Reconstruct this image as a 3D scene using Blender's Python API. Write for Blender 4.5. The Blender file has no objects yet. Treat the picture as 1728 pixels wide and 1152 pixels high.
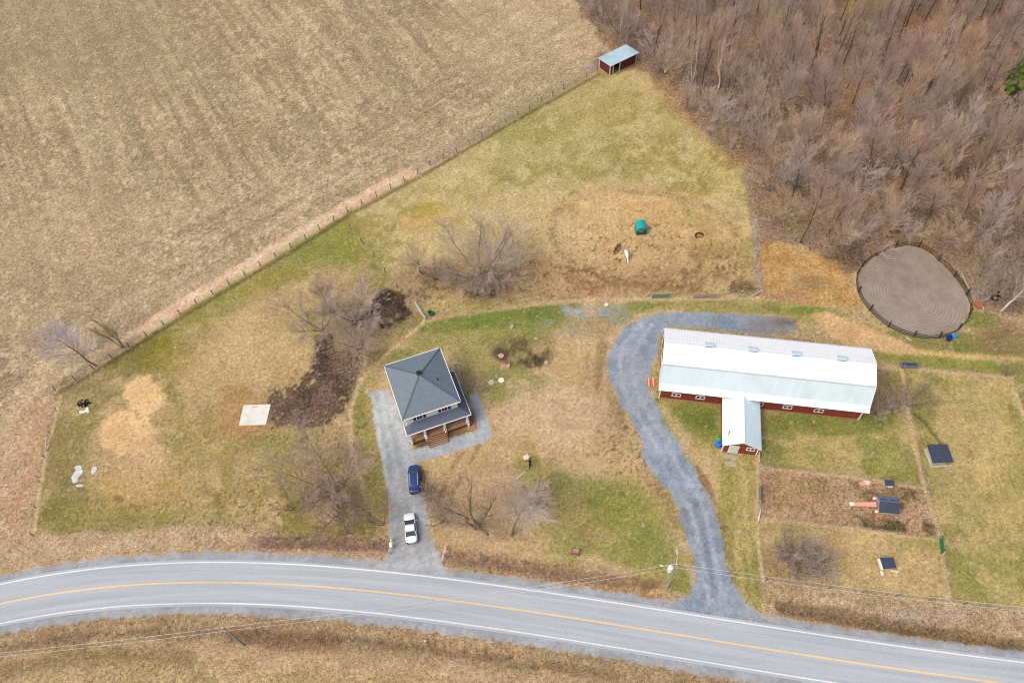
import bpy, math, random
import numpy as np
from mathutils import Vector, Matrix
PI = math.pi
random.seed(7); rs = np.random.RandomState(11)
S = bpy.context.scene
COL = S.collection

# ------------------------------------------------------------------ camera, sky, sun, exposure
H, FPX, PITCH, ROLL = 110.0, 1320.0, math.radians(35.262), math.radians(-3.2796)
fw = np.array([0, math.sin(PITCH), -math.cos(PITCH)]); rt0 = np.array([1.0, 0, 0]); up0 = np.cross(rt0, fw)
RT = rt0*math.cos(ROLL)+up0*math.sin(ROLL); UP = -rt0*math.sin(ROLL)+up0*math.cos(ROLL)
cd = bpy.data.cameras.new('drone_camera'); cam = bpy.data.objects.new('drone_camera', cd); COL.objects.link(cam)
cd.sensor_width = 36; cd.lens = 36*FPX/1728; cd.clip_start = 1; cd.clip_end = 6000
m = Matrix.Identity(4)
for i in range(3):
    m[i][0] = RT[i]; m[i][1] = UP[i]; m[i][2] = -fw[i]
m[2][3] = H
cam.matrix_world = m
S.camera = cam
S.cycles.filter_width = 1.1

SUN_EL, SUN_AZ = math.radians(54), math.radians(238)      # azimuth clockwise from +Y (north)
w = bpy.data.worlds.new('World'); S.world = w; w.use_nodes = True
nt = w.node_tree; nt.nodes.clear()
sky = nt.nodes.new('ShaderNodeTexSky'); sky.sky_type = 'NISHITA'; sky.sun_disc = False
sky.sun_elevation = SUN_EL; sky.sun_rotation = SUN_AZ; sky.air_density = 1.0; sky.dust_density = 6.0; sky.ozone_density = 1.0
bg = nt.nodes.new('ShaderNodeBackground'); bg.inputs['Strength'].default_value = 0.15
wo = nt.nodes.new('ShaderNodeOutputWorld'); nt.links.new(sky.outputs[0], bg.inputs[0]); nt.links.new(bg.outputs[0], wo.inputs[0])
sl = bpy.data.lights.new('sun', 'SUN'); sl.energy = 1.25; sl.angle = math.radians(35); sl.color = (1.0, 0.93, 0.84)
so = bpy.data.objects.new('sun', sl); COL.objects.link(so)
sd_ = Vector((math.sin(SUN_AZ)*math.cos(SUN_EL), math.cos(SUN_AZ)*math.cos(SUN_EL), math.sin(SUN_EL)))
so.rotation_euler = sd_.to_track_quat('Z', 'Y').to_euler(); so.location = sd_*300
vs = S.view_settings; vs.view_transform = 'Standard'; vs.look = 'None'; vs.exposure = 0.27; vs.gamma = 1.0
vs.use_curve_mapping = False

KA = 1.22          # photo brightness of a lit horizontal surface over its albedo
def lin(c):
    c = np.asarray(c, float)/255.0
    return np.where(c <= 0.04045, c/12.92, ((c+0.055)/1.055)**2.4)
def alb(c): return np.clip(lin(c)/KA, 0.008, 0.82)

# ------------------------------------------------------------------ geometry on the ground
def G(u, v, z=0.0):
    """world point at height z seen at photo pixel u, v"""
    d = RT*(u-864)+UP*(576-v)+fw*FPX; t = (z-H)/d[2]
    return np.array([0, 0, H])+d*t
def GP(P): return np.array([G(*p)[:2] for p in P])
def heading(a, b):
    p, q = G(*a), G(*b); return math.atan2(q[1]-p[1], q[0]-p[0])

LAT = rs.rand(24, 256, 256)
def vn(x, y, s):
    xi = np.floor(x).astype(int); yi = np.floor(y).astype(int); fx = x-xi; fy = y-yi
    fx = fx*fx*(3-2*fx); fy = fy*fy*(3-2*fy); L = LAT[s % 24]
    a = L[xi & 255, yi & 255]; b = L[(xi+1) & 255, yi & 255]; c = L[xi & 255, (yi+1) & 255]; d = L[(xi+1) & 255, (yi+1) & 255]
    return (a*(1-fx)+b*fx)*(1-fy)+(c*(1-fx)+d*fx)*fy
def fbm(x, y, sc, s=0, o=4, g=0.5):
    t = 0; a = 1; n = 0
    for k in range(o):
        t = t+a*vn(x/sc*(2**k)+17.3*k+s*3.7, y/sc*(2**k)+9.1*k+s*5.3, s+k); n += a; a *= g
    return t/n-0.5          # about -0.35..0.35
def sst(x, a, b):
    t = np.clip((x-a)/(b-a), 0, 1); return t*t*(3-2*t)

def poly_sd(X, Y, P, margin=6):
    """signed distance (inside positive), far away = -margin"""
    P = np.asarray(P); out = np.full(X.shape, -float(margin))
    s = (X > P[:, 0].min()-margin) & (X < P[:, 0].max()+margin) & (Y > P[:, 1].min()-margin) & (Y < P[:, 1].max()+margin)
    x = X[s]; y = Y[s]
    if not len(x): return out
    d = np.full(x.shape, 1e18); ins = np.zeros(x.shape, bool); n = len(P)
    for i in range(n):
        ax, ay = P[i]; bx, by = P[(i+1) % n]; ex, ey = bx-ax, by-ay; wx = x-ax; wy = y-ay
        t = np.clip((wx*ex+wy*ey)/(ex*ex+ey*ey+1e-12), 0, 1)
        d = np.minimum(d, (wx-t*ex)**2+(wy-t*ey)**2)
        c = ((ay > y) != (by > y))
        with np.errstate(divide='ignore', invalid='ignore'):
            xx = (bx-ax)*(y-ay)/(by-ay)+ax
        ins ^= c & (x < xx)
    out[s] = np.where(ins, 1, -1)*np.sqrt(d)
    return out
def line_d(X, Y, P, margin=8):
    P = np.asarray(P); out = np.full(X.shape, 1e3)
    s = (X > P[:, 0].min()-margin) & (X < P[:, 0].max()+margin) & (Y > P[:, 1].min()-margin) & (Y < P[:, 1].max()+margin)
    x = X[s]; y = Y[s]; d = np.full(x.shape, 1e6)
    for i in range(len(P)-1):
        ax, ay = P[i]; bx, by = P[i+1]; ex, ey = bx-ax, by-ay; wx = x-ax; wy = y-ay
        t = np.clip((wx*ex+wy*ey)/(ex*ex+ey*ey+1e-12), 0, 1)
        d = np.minimum(d, (wx-t*ex)**2+(wy-t*ey)**2)
    out[s] = np.sqrt(d); return out

ROADC = [0.01371763822699245, -0.24361363003152292, 1.49294221404192, -1.622363143930045, -10.182316283881764, 32.0006605558262]
def road_y(x):
    xc = np.clip(x, -76, 62); y = np.polyval(ROADC, xc/50); dy = np.polyval(np.polyder(ROADC), xc/50)/50
    return y+dy*(x-xc)
def road_line():
    xs = np.concatenate([np.linspace(-700, -80, 20), np.linspace(-76, 62, 180), np.linspace(66, 700, 20)])
    return np.stack([xs, road_y(xs)], 1)
RL = road_line()

# ------------------------------------------------------------------ materials
def newmat(name):
    m = bpy.data.materials.new(name); m.use_nodes = True; t = m.node_tree; t.nodes.clear()
    o = t.nodes.new('ShaderNodeOutputMaterial'); b = t.nodes.new('ShaderNodeBsdfPrincipled'); t.links.new(b.outputs[0], o.inputs[0])
    return m, t, b
MC = {}
def mat(name, rgb, rough=0.7, var=0.12, sc=3.0, metal=0.0, bump=0.0, stretch=(1, 1, 1), spec=0.3, dirt=None, dirtamt=0.0):
    """procedural surface: base colour broken up by two noises, optional dirt colour, bump"""
    if name in MC: return MC[name]
    m, t, b = newmat(name); N = t.nodes; L = t.links
    tc = N.new('ShaderNodeTexCoord'); mp = N.new('ShaderNodeMapping'); mp.inputs['Scale'].default_value = stretch
    L.new(tc.outputs['Object'], mp.inputs[0])
    n1 = N.new('ShaderNodeTexNoise'); n1.inputs['Scale'].default_value = sc; n1.inputs['Detail'].default_value = 6; n1.inputs['Roughness'].default_value = 0.65
    L.new(mp.outputs[0], n1.inputs[0])
    c = alb(rgb); lo = np.clip(c*(1-var*1.6), 0, 1); hi = np.clip(c*(1+var*1.6), 0, 1)
    cr = N.new('ShaderNodeValToRGB'); cr.color_ramp.elements[0].position = 0.3; cr.color_ramp.elements[1].position = 0.7
    cr.color_ramp.elements[0].color = (*lo, 1); cr.color_ramp.elements[1].color = (*hi, 1)
    L.new(n1.outputs[0], cr.inputs[0]); last = cr.outputs[0]
    if dirt is not None:
        n2 = N.new('ShaderNodeTexNoise'); n2.inputs['Scale'].default_value = sc*0.35; n2.inputs['Detail'].default_value = 8
        L.new(tc.outputs['Object'], n2.inputs[0])
        mr = N.new('ShaderNodeMapRange'); mr.inputs[1].default_value = 0.5; mr.inputs[2].default_value = 0.75; mr.inputs[4].default_value = dirtamt
        L.new(n2.outputs[0], mr.inputs[0])
        mx = N.new('ShaderNodeMixRGB'); mx.inputs[2].default_value = (*alb(dirt), 1); L.new(mr.outputs[0], mx.inputs[0]); L.new(last, mx.inputs[1]); last = mx.outputs[0]
    L.new(last, b.inputs['Base Color'])
    b.inputs['Roughness'].default_value = rough; b.inputs['Metallic'].default_value = metal; b.inputs['Specular IOR Level'].default_value = spec
    if bump:
        bp = N.new('ShaderNodeBump'); bp.inputs['Strength'].default_value = bump; bp.inputs['Distance'].default_value = 0.05
        L.new(n1.outputs[0], bp.inputs['Height']); L.new(bp.outputs[0], b.inputs['Normal'])
    MC[name] = m; return m

def ground_mat(name, a1=0.7, s1=1.9, a2=1.1, s2=5.5, bump=0.6):
    """albedo from the painted soil/grass attribute, broken up by tussock sized noises"""
    m, t, b = newmat(name); N = t.nodes; L = t.links
    at = N.new('ShaderNodeAttribute'); at.attribute_name = 'soil'
    am = N.new('ShaderNodeAttribute'); am.attribute_name = 'clump'
    tc = N.new('ShaderNodeTexCoord')
    def noise(s, d, r=0.6):
        n = N.new('ShaderNodeTexNoise'); n.inputs['Scale'].default_value = s; n.inputs['Detail'].default_value = d; n.inputs['Roughness'].default_value = r
        L.new(tc.outputs['Object'], n.inputs[0]); return n
    def mth(op, x, y):
        n = N.new('ShaderNodeMath'); n.operation = op
        for i, q in enumerate((x, y)):
            if isinstance(q, (int, float)): n.inputs[i].default_value = q
            else: L.new(q, n.inputs[i])
        return n.outputs[0]
    na = noise(s1, 5, 0.75); nb = noise(s2, 5, 0.85)
    fa = mth('MULTIPLY', mth('SUBTRACT', na.outputs[0], 0.5), a1*4)
    fb = mth('MULTIPLY', mth('SUBTRACT', nb.outputs[0], 0.5), a2*4)
    f = mth('MULTIPLY', mth('ADD', fa, fb), mth('MULTIPLY', am.outputs['Fac'], 1.85))
    f = mth('MAXIMUM', mth('ADD', f, 1.0), 0.3)
    vm = N.new('ShaderNodeVectorMath'); vm.operation = 'SCALE'; L.new(at.outputs['Color'], vm.inputs[0]); L.new(f, vm.inputs['Scale'])
    # colour drift: greener / redder blades
    nc = noise(0.9, 6, 0.75)
    hs = N.new('ShaderNodeHueSaturation'); L.new(vm.outputs[0], hs.inputs['Color'])
    mr = N.new('ShaderNodeMapRange'); mr.inputs[1].default_value = 0.3; mr.inputs[2].default_value = 0.7; mr.inputs[3].default_value = 0.485; mr.inputs[4].default_value = 0.515
    L.new(nc.outputs[0], mr.inputs[0]); L.new(mr.outputs[0], hs.inputs['Hue'])
    hs.inputs['Saturation'].default_value = 0.97; L.new(hs.outputs[0], b.inputs['Base Color'])
    b.inputs['Roughness'].default_value = 0.95; b.inputs['Specular IOR Level'].default_value = 0.08
    bp = N.new('ShaderNodeBump'); bp.inputs['Strength'].default_value = bump; bp.inputs['Distance'].default_value = 0.25
    L.new(mth('ADD', na.outputs[0], nb.outputs[0]), bp.inputs['Height']); L.new(bp.outputs[0], b.inputs['Normal'])
    return m

# ------------------------------------------------------------------ object helpers
def props(o, label=None, cat=None, group=None, kind=None):
    if label: o['label'] = label
    if cat: o['category'] = cat
    if group: o['group'] = group
    if kind: o['kind'] = kind
    return o
def thing(name, label, cat, loc=(0, 0, 0), rz=0.0, group=None):
    o = bpy.data.objects.new(name, None); COL.objects.link(o); o.location = loc; o.rotation_euler = (0, 0, rz)
    o.empty_display_size = 0.5
    return props(o, label, cat, group)
def link(name, me, parent=None):
    o = bpy.data.objects.new(name, me); COL.objects.link(o)
    if parent is not None: o.parent = parent
    return o
class MB:
    def __init__(s): s.v = []; s.f = []
    def add(s, V, F):
        k = len(s.v); s.v += [tuple(map(float, p)) for p in V]; s.f += [tuple(i+k for i in q) for q in F]; return s
    def box(s, x0, x1, y0, y1, z0, z1):
        return s.add([(x0, y0, z0), (x1, y0, z0), (x1, y1, z0), (x0, y1, z0), (x0, y0, z1), (x1, y0, z1), (x1, y1, z1), (x0, y1, z1)],
                     [(0, 3, 2, 1), (4, 5, 6, 7), (0, 1, 5, 4), (1, 2, 6, 5), (2, 3, 7, 6), (3, 0, 4, 7)])
    def cbox(s, c, sz): 
        return s.box(c[0]-sz[0]/2, c[0]+sz[0]/2, c[1]-sz[1]/2, c[1]+sz[1]/2, c[2]-sz[2]/2, c[2]+sz[2]/2)
    def tube(s, p, q, r0, r1=None, n=8, cap=True):
        r1 = r0 if r1 is None else r1; p = Vector(p); q = Vector(q); d = (q-p).normalized()
        a = d.orthogonal().normalized(); b = d.cross(a); V = []
        for c, r in ((p, r0), (q, r1)):
            for i in range(n):
                t = 2*PI*i/n; V.append(c+a*math.cos(t)*r+b*math.sin(t)*r)
        F = [(i, (i+1) % n, n+(i+1) % n, n+i) for i in range(n)]
        if cap: F += [tuple(range(n-1, -1, -1)), tuple(range(n, 2*n))]
        return s.add(V, F)
    def path(s, P, r, n=6):
        for a, b in zip(P[:-1], P[1:]): s.tube(a, b, r, r, n, False)
        return s
    def beam(s, p, q, wd, ht):
        """box bar from p to q, wd horizontal, ht vertical"""
        p = Vector(p); q = Vector(q); d = (q-p).normalized(); sx = d.cross(Vector((0, 0, 1)))
        if sx.length < 1e-4: sx = Vector((1, 0, 0))
        sx.normalize(); u = sx.cross(d).normalized(); V = []
        for c in (p, q):
            for a, b in ((-1, -1), (1, -1), (1, 1), (-1, 1)): V.append(c+sx*a*wd/2+u*b*ht/2)
        return s.add(V, [(3, 2, 1, 0), (4, 5, 6, 7), (0, 1, 5, 4), (1, 2, 6, 5), (2, 3, 7, 6), (3, 0, 4, 7)])
    def slab(s, pts, th):
        """thickened polygon, pts top face ccw, extruded down"""
        n = len(pts); V = [tuple(p) for p in pts]+[(p[0], p[1], p[2]-th) for p in pts]
        return s.add(V, [tuple(range(n)), tuple(range(2*n-1, n-1, -1))]+[(i, i+n, (i+1) % n+n, (i+1) % n) for i in range(n)])
    def lathe(s, prof, n=16, c=(0, 0)):
        V = []; F = []
        for r, z in prof:
            for i in range(n): V.append((c[0]+r*math.cos(2*PI*i/n), c[1]+r*math.sin(2*PI*i/n), z))
        for k in range(len(prof)-1):
            for i in range(n): F.append((k*n+i, k*n+(i+1) % n, (k+1)*n+(i+1) % n, (k+1)*n+i))
        F += [tuple(range(n-1, -1, -1)), tuple(range((len(prof)-1)*n, len(prof)*n))]
        return s.add(V, F)
    def mesh(s, name, m, smooth=False):
        me = bpy.data.meshes.new(name); me.from_pydata(s.v, [], s.f); me.update()
        if m: me.materials.append(m)
        if smooth:
            for p in me.polygons: p.use_smooth = True
        return me
    def build(s, name, m, parent=None, smooth=False, bevel=0.0):
        o = link(name, s.mesh(name, m, smooth), parent)
        if bevel:
            bv = o.modifiers.new('bevel', 'BEVEL'); bv.width = bevel; bv.segments = 2; bv.limit_method = 'ANGLE'
        return o
def np_mesh(name, V, F, m=None, smooth=False):
    V = np.asarray(V, np.float32); F = np.asarray(F, np.int32); k = F.shape[1]
    me = bpy.data.meshes.new(name); me.vertices.add(len(V)); me.vertices.foreach_set('co', V.ravel())
    me.loops.add(F.size); me.loops.foreach_set('vertex_index', F.ravel())
    me.polygons.add(len(F)); me.polygons.foreach_set('loop_start', np.arange(0, F.size, k, dtype=np.int32))
    me.polygons.foreach_set('use_smooth', np.full(len(F), smooth, dtype=bool))
    me.update(calc_edges=True)
    if m: me.materials.append(m)
    return me
def frames(D):
    D = D/(np.linalg.norm(D, axis=1, keepdims=True)+1e-9)
    r = np.where(np.abs(D[:, 2:3]) < 0.9, np.array([[0, 0, 1.0]]), np.array([[1.0, 0, 0]]))
    A = np.cross(D, r); A /= np.linalg.norm(A, axis=1, keepdims=True)+1e-9
    return A, np.cross(D, A)
def prisms(P0, P1, R0, R1, k):
    P0 = np.asarray(P0, float); P1 = np.asarray(P1, float); R0 = np.asarray(R0, float); R1 = np.asarray(R1, float)
    n = len(P0); A, B = frames(P1-P0); V = np.zeros((n, 2*k, 3))
    for i in range(k):
        t = 2*PI*i/k; o = A*math.cos(t)+B*math.sin(t)
        V[:, i] = P0+o*R0[:, None]; V[:, k+i] = P1+o*R1[:, None]
    F = np.array([(i, (i+1) % k, k+(i+1) % k, k+i) for i in range(k)])
    F = (np.arange(n)[:, None, None]*2*k+F[None]).reshape(-1, 4)
    return V.reshape(-1, 3), F
def twigs(P0, P1, R):
    """three sided spikes, as quads with a doubled tip avoided: triangles"""
    P0 = np.asarray(P0, float); P1 = np.asarray(P1, float); n = len(P0); A, B = frames(P1-P0); V = np.zeros((n, 4, 3)); R = np.broadcast_to(np.asarray(R, float), (n,))
    for i in range(3):
        t = 2*PI*i/3; V[:, i] = P0+(A*math.cos(t)+B*math.sin(t))*R[:, None]
    V[:, 3] = P1
    F = (np.arange(n)[:, None, None]*4+np.array([(0, 1, 3), (1, 2, 3), (2, 0, 3)])[None]).reshape(-1, 3)
    return V.reshape(-1, 3), F
def copy_tree(o, parent=None):
    c = o.copy(); COL.objects.link(c)
    if parent is not None: c.parent = parent
    for ch in list(o.children): copy_tree(ch, c)
    return c

# ================================================================== THE GROUND
ys = [16.0]
while ys[-1] < 222: ys.append(ys[-1]+0.185*(1+(ys[-1]-16)/85))
ys = np.array([-900, -400, -150, -60, -20, 0, 8, 13]+ys+[226, 234, 250, 290, 380, 600, 1200, 3000.])
nx = 800
t = np.linspace(-1, 1, nx); t = np.concatenate([[-14, -6, -3, -1.9, -1.45, -1.2, -1.08, -1.03], t, [1.03, 1.08, 1.2, 1.45, 1.9, 3, 6, 14.]])
hw = 82+np.clip(ys-18, 0, 220)*0.335
GX = (hw[:, None]*t[None, :]); GY = np.repeat(ys[:, None], len(t), 1)
X = GX.ravel(); Y = GY.ravel(); NV = len(X)
n_big = fbm(X, Y, 22, 1, 5); n_mid = fbm(X, Y, 6, 4, 4, 0.6); n_sm = fbm(X, Y, 1.6, 7, 3, 0.7); n_fine = fbm(X, Y, 0.6, 9, 2, 0.7)
n_x = fbm(X, Y, 0.42, 20, 1); n_b2 = fbm(X, Y, 12, 12, 5, 0.6); n_s2 = fbm(X, Y, 2.6, 15, 4, 0.75); n_m2 = fbm(X, Y, 4, 18, 5, 0.7)
C = np.zeros((NV, 3)); AMP = np.full(NV, 0.5); Z = np.zeros(NV)

def put(msk, rgb, rgb2=None, v=0.10, nz=None, amp=None):
    """blend a colour in; rgb2 is mixed in by a noise so that the patch is never even"""
    global C, AMP
    s = msk > 0.003; k = msk[s][:, None]; c = alb(rgb)[None]*np.ones((s.sum(), 1))
    if rgb2 is not None:
        q = sst((n_s2 if nz is None else nz)[s], -0.16, 0.16)[:, None]; c = c*(1-q)+alb(rgb2)[None]*q
    c = c*(1+v*(4.2*n_sm[s]+2.6*n_x[s]+2.2*n_s2[s])[:, None]); C[s] = C[s]*(1-k)+c*k
    if amp is not None: AMP[s] = AMP[s]*(1-msk[s])+amp*msk[s]
def PO(P, rgb, rgb2=None, soft=1.0, warp=2.0, a=1.0, gate=None, v=0.10, amp=None, nz=None):
    sd = poly_sd(X, Y, GP(P), 14)+warp*(n_m2*2.2+n_s2*0.8)
    k = sst(sd, -soft, soft)*a
    if gate is not None: k = k*sst(gate[0], gate[1], gate[2])
    put(k, rgb, rgb2, v, nz, amp); return sd
def BL(u, v_, ru, rv, rgb, a=1.0, rgb2=None, warp=0.5, gate=None, v=0.10, amp=None, sharp=0.35):
    c = G(u, v_); e = G(u+ru, v_)-c; f = G(u, v_-rv)-c
    M = np.linalg.inv(np.array([[e[0], f[0]], [e[1], f[1]]])); dx = X-c[0]; dy = Y-c[1]
    R = np.sqrt((M[0, 0]*dx+M[0, 1]*dy)**2+(M[1, 0]*dx+M[1, 1]*dy)**2)+warp*(n_m2*1.6+n_s2)
    k = (1-sst(R, 1-sharp, 1+sharp))*a
    if gate is not None: k = k*sst(gate[0], gate[1], gate[2])
    put(k, rgb, rgb2, v, None, amp); return k
def LI(P, wd, rgb, rgb2=None, a=1.0, soft=0.3, warp=0.3, v=0.1, amp=None, gate=None):
    d = line_d(X, Y, GP(P))+warp*n_s2*2
    k = (1-sst(d, wd/2-soft/2, wd/2+soft))*a
    if gate is not None: k = k*sst(gate[0], gate[1], gate[2])
    put(k, rgb, rgb2, v, None, amp)

one = np.ones(NV)
put(one, (192, 168, 125), (176, 154, 108), amp=0.5)
# --- stubble field
F1 = [(1008, 121), (940, 158), (860, 205), (800, 240), (720, 283), (700, 297), (590, 356), (500, 413), (400, 472), (300, 533), (200, 598), (150, 628), (95, 660)]
FIELD = [(-900, -330), (1200, -330), (950, -25), (985, 38), (1028, 85)]+F1+[(96, 664), (92, 710), (70, 800), (40, 905), (-80, 930), (-900, 1100)]
sdF = poly_sd(X, Y, GP(FIELD), 60); kF = sst(sdF, -0.4, 0.4); INF = sdF > 0
put(kF, (186, 163, 128), (168, 145, 112), v=0.05, amp=0.58, nz=n_b2)
def aniso(p, q, ln, wd, s):
    th = heading(p, q); cx, sx = math.cos(th), math.sin(th)
    return fbm(X*cx+Y*sx, (-X*sx+Y*cx)*(ln/wd), ln, s, 3, 0.6)
rows = aniso((217, 43), (333, 249), 26, 1.1, 3); rows2 = aniso((300, 500), (800, 215), 30, 0.9, 6); rowsb = aniso((217, 43), (333, 249), 50, 5.0, 5)
head = 1-sst(sdF+n_mid*8, 16, 26)
put(kF*(1-head)*sst(rows, 0.0, 0.18)*0.7, (146, 128, 98), v=0.05)
put(kF*(1-head)*sst(-rows, 0.05, 0.22)*0.4, (203, 184, 150), v=0.05)
put(kF*(1-head)*sst(rowsb, 0.0, 0.2)*0.45, (160, 146, 112), v=0.05)
put(kF*head*sst(rows2, 0.02, 0.2)*0.6, (150, 130, 106), v=0.05)
put(kF*head*sst(-rows2, 0.02, 0.2)*0.4, (196, 174, 146), v=0.05)
put(kF*sst(n_fine+n_sm*0.6, 0.10, 0.28)*0.5, (214, 196, 160), v=0.05)
put(kF*sst(-n_fine-n_s2*0.6, 0.10, 0.28)*0.55, (126, 112, 88), v=0.05)
BL(60, 60, 260, 90, (158, 142, 108), 0.45); BL(900, 60, 160, 60, (196, 176, 136), 0.4); BL(120, 420, 150, 130, (184, 160, 126), 0.4)
BL(330, 560, 260, 45, (150, 132, 108), 0.35)
LI([(150, 560), (90, 600), (30, 690), (-60, 800)], 3.0, (206, 180, 140), None, 0.5, 1.5, 1.0)
# headland track beside the fence
LI([(712, 284), (645, 316), (590, 346), (500, 402), (400, 460), (300, 520), (240, 560), (170, 606)], 3.0, (226, 200, 164), (212, 178, 142), 0.95, 0.6, 0.5, amp=0.35)
LI([(1005, 112), (930, 152), (850, 196), (760, 252), (700, 284)], 1.8, (176, 150, 124), (160, 136, 116), 0.6, 0.9, 0.6)
# strip of land west of the paddock fence
PO([(92, 662), (100, 700), (72, 800), (58, 905), (-80, 960), (-300, 1010), (-300, 850), (-30, 800), (40, 700)], (197, 168, 134), (184, 152, 118), 1.5, 2.5, 0.85)
PO([(60, 690), (84, 690), (60, 800), (30, 900), (10, 870), (45, 780)], (186, 148, 108), None, 1.5, 2, 0.5)
# --- north paddock
NP = [(1008, 121), (1085, 120), (1130, 165), (1180, 225), (1255, 280), (1270, 340), (1283, 498), (1100, 505), (900, 512), (718, 540), (655, 468), (590, 386), (590, 356), (700, 297), (860, 205)]
PO(NP, (198, 180, 126), (186, 166, 112), 0.4, 0.2, amp=0.42)
PO(NP, (162, 150, 84), (150, 138, 76), 0.5, 0.3, 0.8, (n_mid*0.8+n_s2*0.7+n_big*0.4, -0.02, 0.2))
BL(930, 235, 130, 70, (150, 146, 80), 0.55, (168, 158, 96), gate=(n_s2, -0.25, 0.05)); BL(1150, 260, 100, 60, (156, 146, 76), 0.6, gate=(n_s2, -0.2, 0.1))
BL(1000, 170, 90, 40, (172, 156, 96), 0.5); BL(740, 330, 90, 30, (152, 142, 76), 0.4, gate=(n_s2, -0.2, 0.1))
BL(726, 362, 32, 22, (172, 148, 56), 0.75); BL(700, 380, 30, 18, (190, 150, 84), 0.5)
BL(1060, 335, 60, 45, (170, 158, 104), 0.4)
BL(1060, 420, 200, 85, (204, 172, 118), 0.75, (186, 152, 98), gate=(n_s2, -0.3, -0.05)); BL(1060, 350, 95, 35, (210, 178, 124), 0.7)
BL(840, 400, 150, 60, (205, 182, 128), 0.5); BL(900, 470, 220, 38, (186, 152, 106), 0.7, (164, 132, 92))
BL(1180, 455, 110, 40, (166, 134, 90), 0.7, (140, 112, 78), gate=(n_sm+n_s2, -0.15, 0.15)); BL(1250, 490, 42, 16, (84, 70, 52), 0.75, gate=(n_sm+n_s2*0.5, -0.1, 0.08))
BL(1080, 352, 40, 14, (216, 172, 112), 0.8); BL(1095, 360, 30, 18, (196, 152, 88), 0.6)
BL(1080, 384, 42, 25, (184, 156, 82), 0.85, (170, 140, 66)); BL(1080, 388, 25, 16, (214, 198, 140), 0.9, (196, 176, 112), sharp=0.15)
BL(1075, 412, 45, 10, (168, 134, 82), 0.5)
ring = [(1170, 345), (1120, 322), (1070, 316), (1020, 322), (975, 338), (948, 352), (940, 385), (946, 415), (965, 440), (1000, 456), (1040, 478), (1090, 484)]
LI(ring, 1.0, (138, 110, 74), None, 0.7, 0.7, .8, gate=(n_sm+n_x*.5, -0.15, 0.1)); LI([(1015, 335), (1060, 345), (1062, 372), (1030, 400), (990, 392), (1000, 350)], .7, (160, 130, 88), None, .5, .6, .8); LI([(900, 445), (950, 450), (1010, 458), (1060, 470)], 0.7, (120, 96, 66), None, 0.6, 0.5, 0.8, gate=(n_sm, -0.12, 0.1))
LI([(1100, 405), (1170, 418), (1230, 420), (1262, 432)], 1.4, (150, 118, 80), None, 0.5, 0.8, 1.6, gate=(n_sm, -0.05, 0.15)); LI([(1020, 325), (1100, 330), (1180, 345), (1228, 372)], 0.8, (146, 120, 78), None, 0.5, 0.6, 1.2, gate=(n_sm, -0.05, 0.15))
BL(800, 470, 110, 26, (150, 122, 96), 0.6, (120, 98, 76), gate=(n_s2, -0.2, 0.1))
# --- west paddock
WP = [(590, 356), (590, 386), (655, 468), (718, 540), (680, 572), (645, 605), (605, 645), (592, 690), (590, 740), (600, 790), (615, 850), (655, 905), (500, 905), (350, 885), (240, 892), (57, 905), (62, 860), (75, 780), (92, 710), (102, 668), (95, 660), (300, 533), (500, 413)]
PO(WP, (192, 168, 120), (176, 152, 104), 0.4, 0.2, amp=0.45)
PO(WP, (148, 138, 72), (136, 126, 66), 0.5, 0.3, 0.85, (n_mid*0.8+n_s2*0.6+n_big*0.5, -0.04, 0.16))
LI([(590, 390), (500, 440), (400, 498), (330, 545), (250, 600)], 4.5, (140, 138, 70), (152, 142, 66), 0.75, 2.5, 3)
BL(545, 425, 55, 26, (126, 134, 66), 0.65); BL(280, 600, 60, 34, (138, 128, 44), 0.8); BL(210, 610, 60, 30, (142, 128, 70), 0.5)
BL(600, 430, 40, 26, (140, 140, 60), 0.5); BL(150, 660, 60, 30, (146, 130, 94), 0.6); BL(420, 580, 110, 55, (198, 172, 122), 0.6); BL(350, 640, 60, 40, (190, 162, 112), 0.5)
BL(140, 690, 50, 40, (142, 132, 72), 0.6, gate=(n_s2, -0.2, 0.1)); BL(110, 780, 38, 75, (132, 126, 70), 0.7, (148, 128, 84)); BL(170, 870, 120, 28, (140, 132, 66), 0.75)
BL(130, 850, 60, 30, (122, 110, 68), 0.5, gate=(n_s2, -0.15, 0.1)); BL(350, 730, 90, 50, (152, 136, 72), 0.6, gate=(n_s2, -0.25, 0.05)); BL(420, 800, 150, 60, (160, 142, 84), 0.6, gate=(n_s2, -0.25, 0.1))
BL(480, 740, 60, 40, (150, 142, 84), 0.6); BL(240, 830, 90, 36, (190, 158, 96), 0.6); BL(240, 780, 40, 50, (200, 168, 124), 0.5)
BL(330, 870, 60, 20, (138, 134, 66), 0.4)
BL(242, 668, 38, 34, (232, 196, 142), 1.0, (222, 184, 130), warp=0.35, sharp=0.15, amp=0.3, v=0.05); BL(213, 726, 46, 38, (230, 192, 140), 0.95, (216, 178, 126), warp=0.4, sharp=0.2, amp=0.3, v=0.05)
BL(232, 700, 24, 26, (230, 192, 140), 0.9, sharp=0.3, v=0.05); BL(250, 765, 30, 18, (208, 174, 130), 0.6)
LI([(190, 838), (230, 858), (265, 850), (300, 832)], 0.5, (110, 84, 58), None, 0.6, 0.4, 1.2, gate=(n_sm, -0.1, 0.1))
BL(428, 700, 62, 36, (186, 146, 98), 0.8, (168, 130, 86)); BL(395, 720, 26, 20, (176, 138, 92), 0.6); BL(400, 664, 26, 14, (170, 142, 88), 0.6)
BL(600, 640, 50, 80, (176, 150, 118), 0.5); BL(610, 560, 60, 40, (170, 146, 116), 0.6); BL(690, 500, 40, 40, (176, 150, 116), 0.6); BL(560, 800, 60, 70, (160, 138, 100), 0.5)
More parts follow.
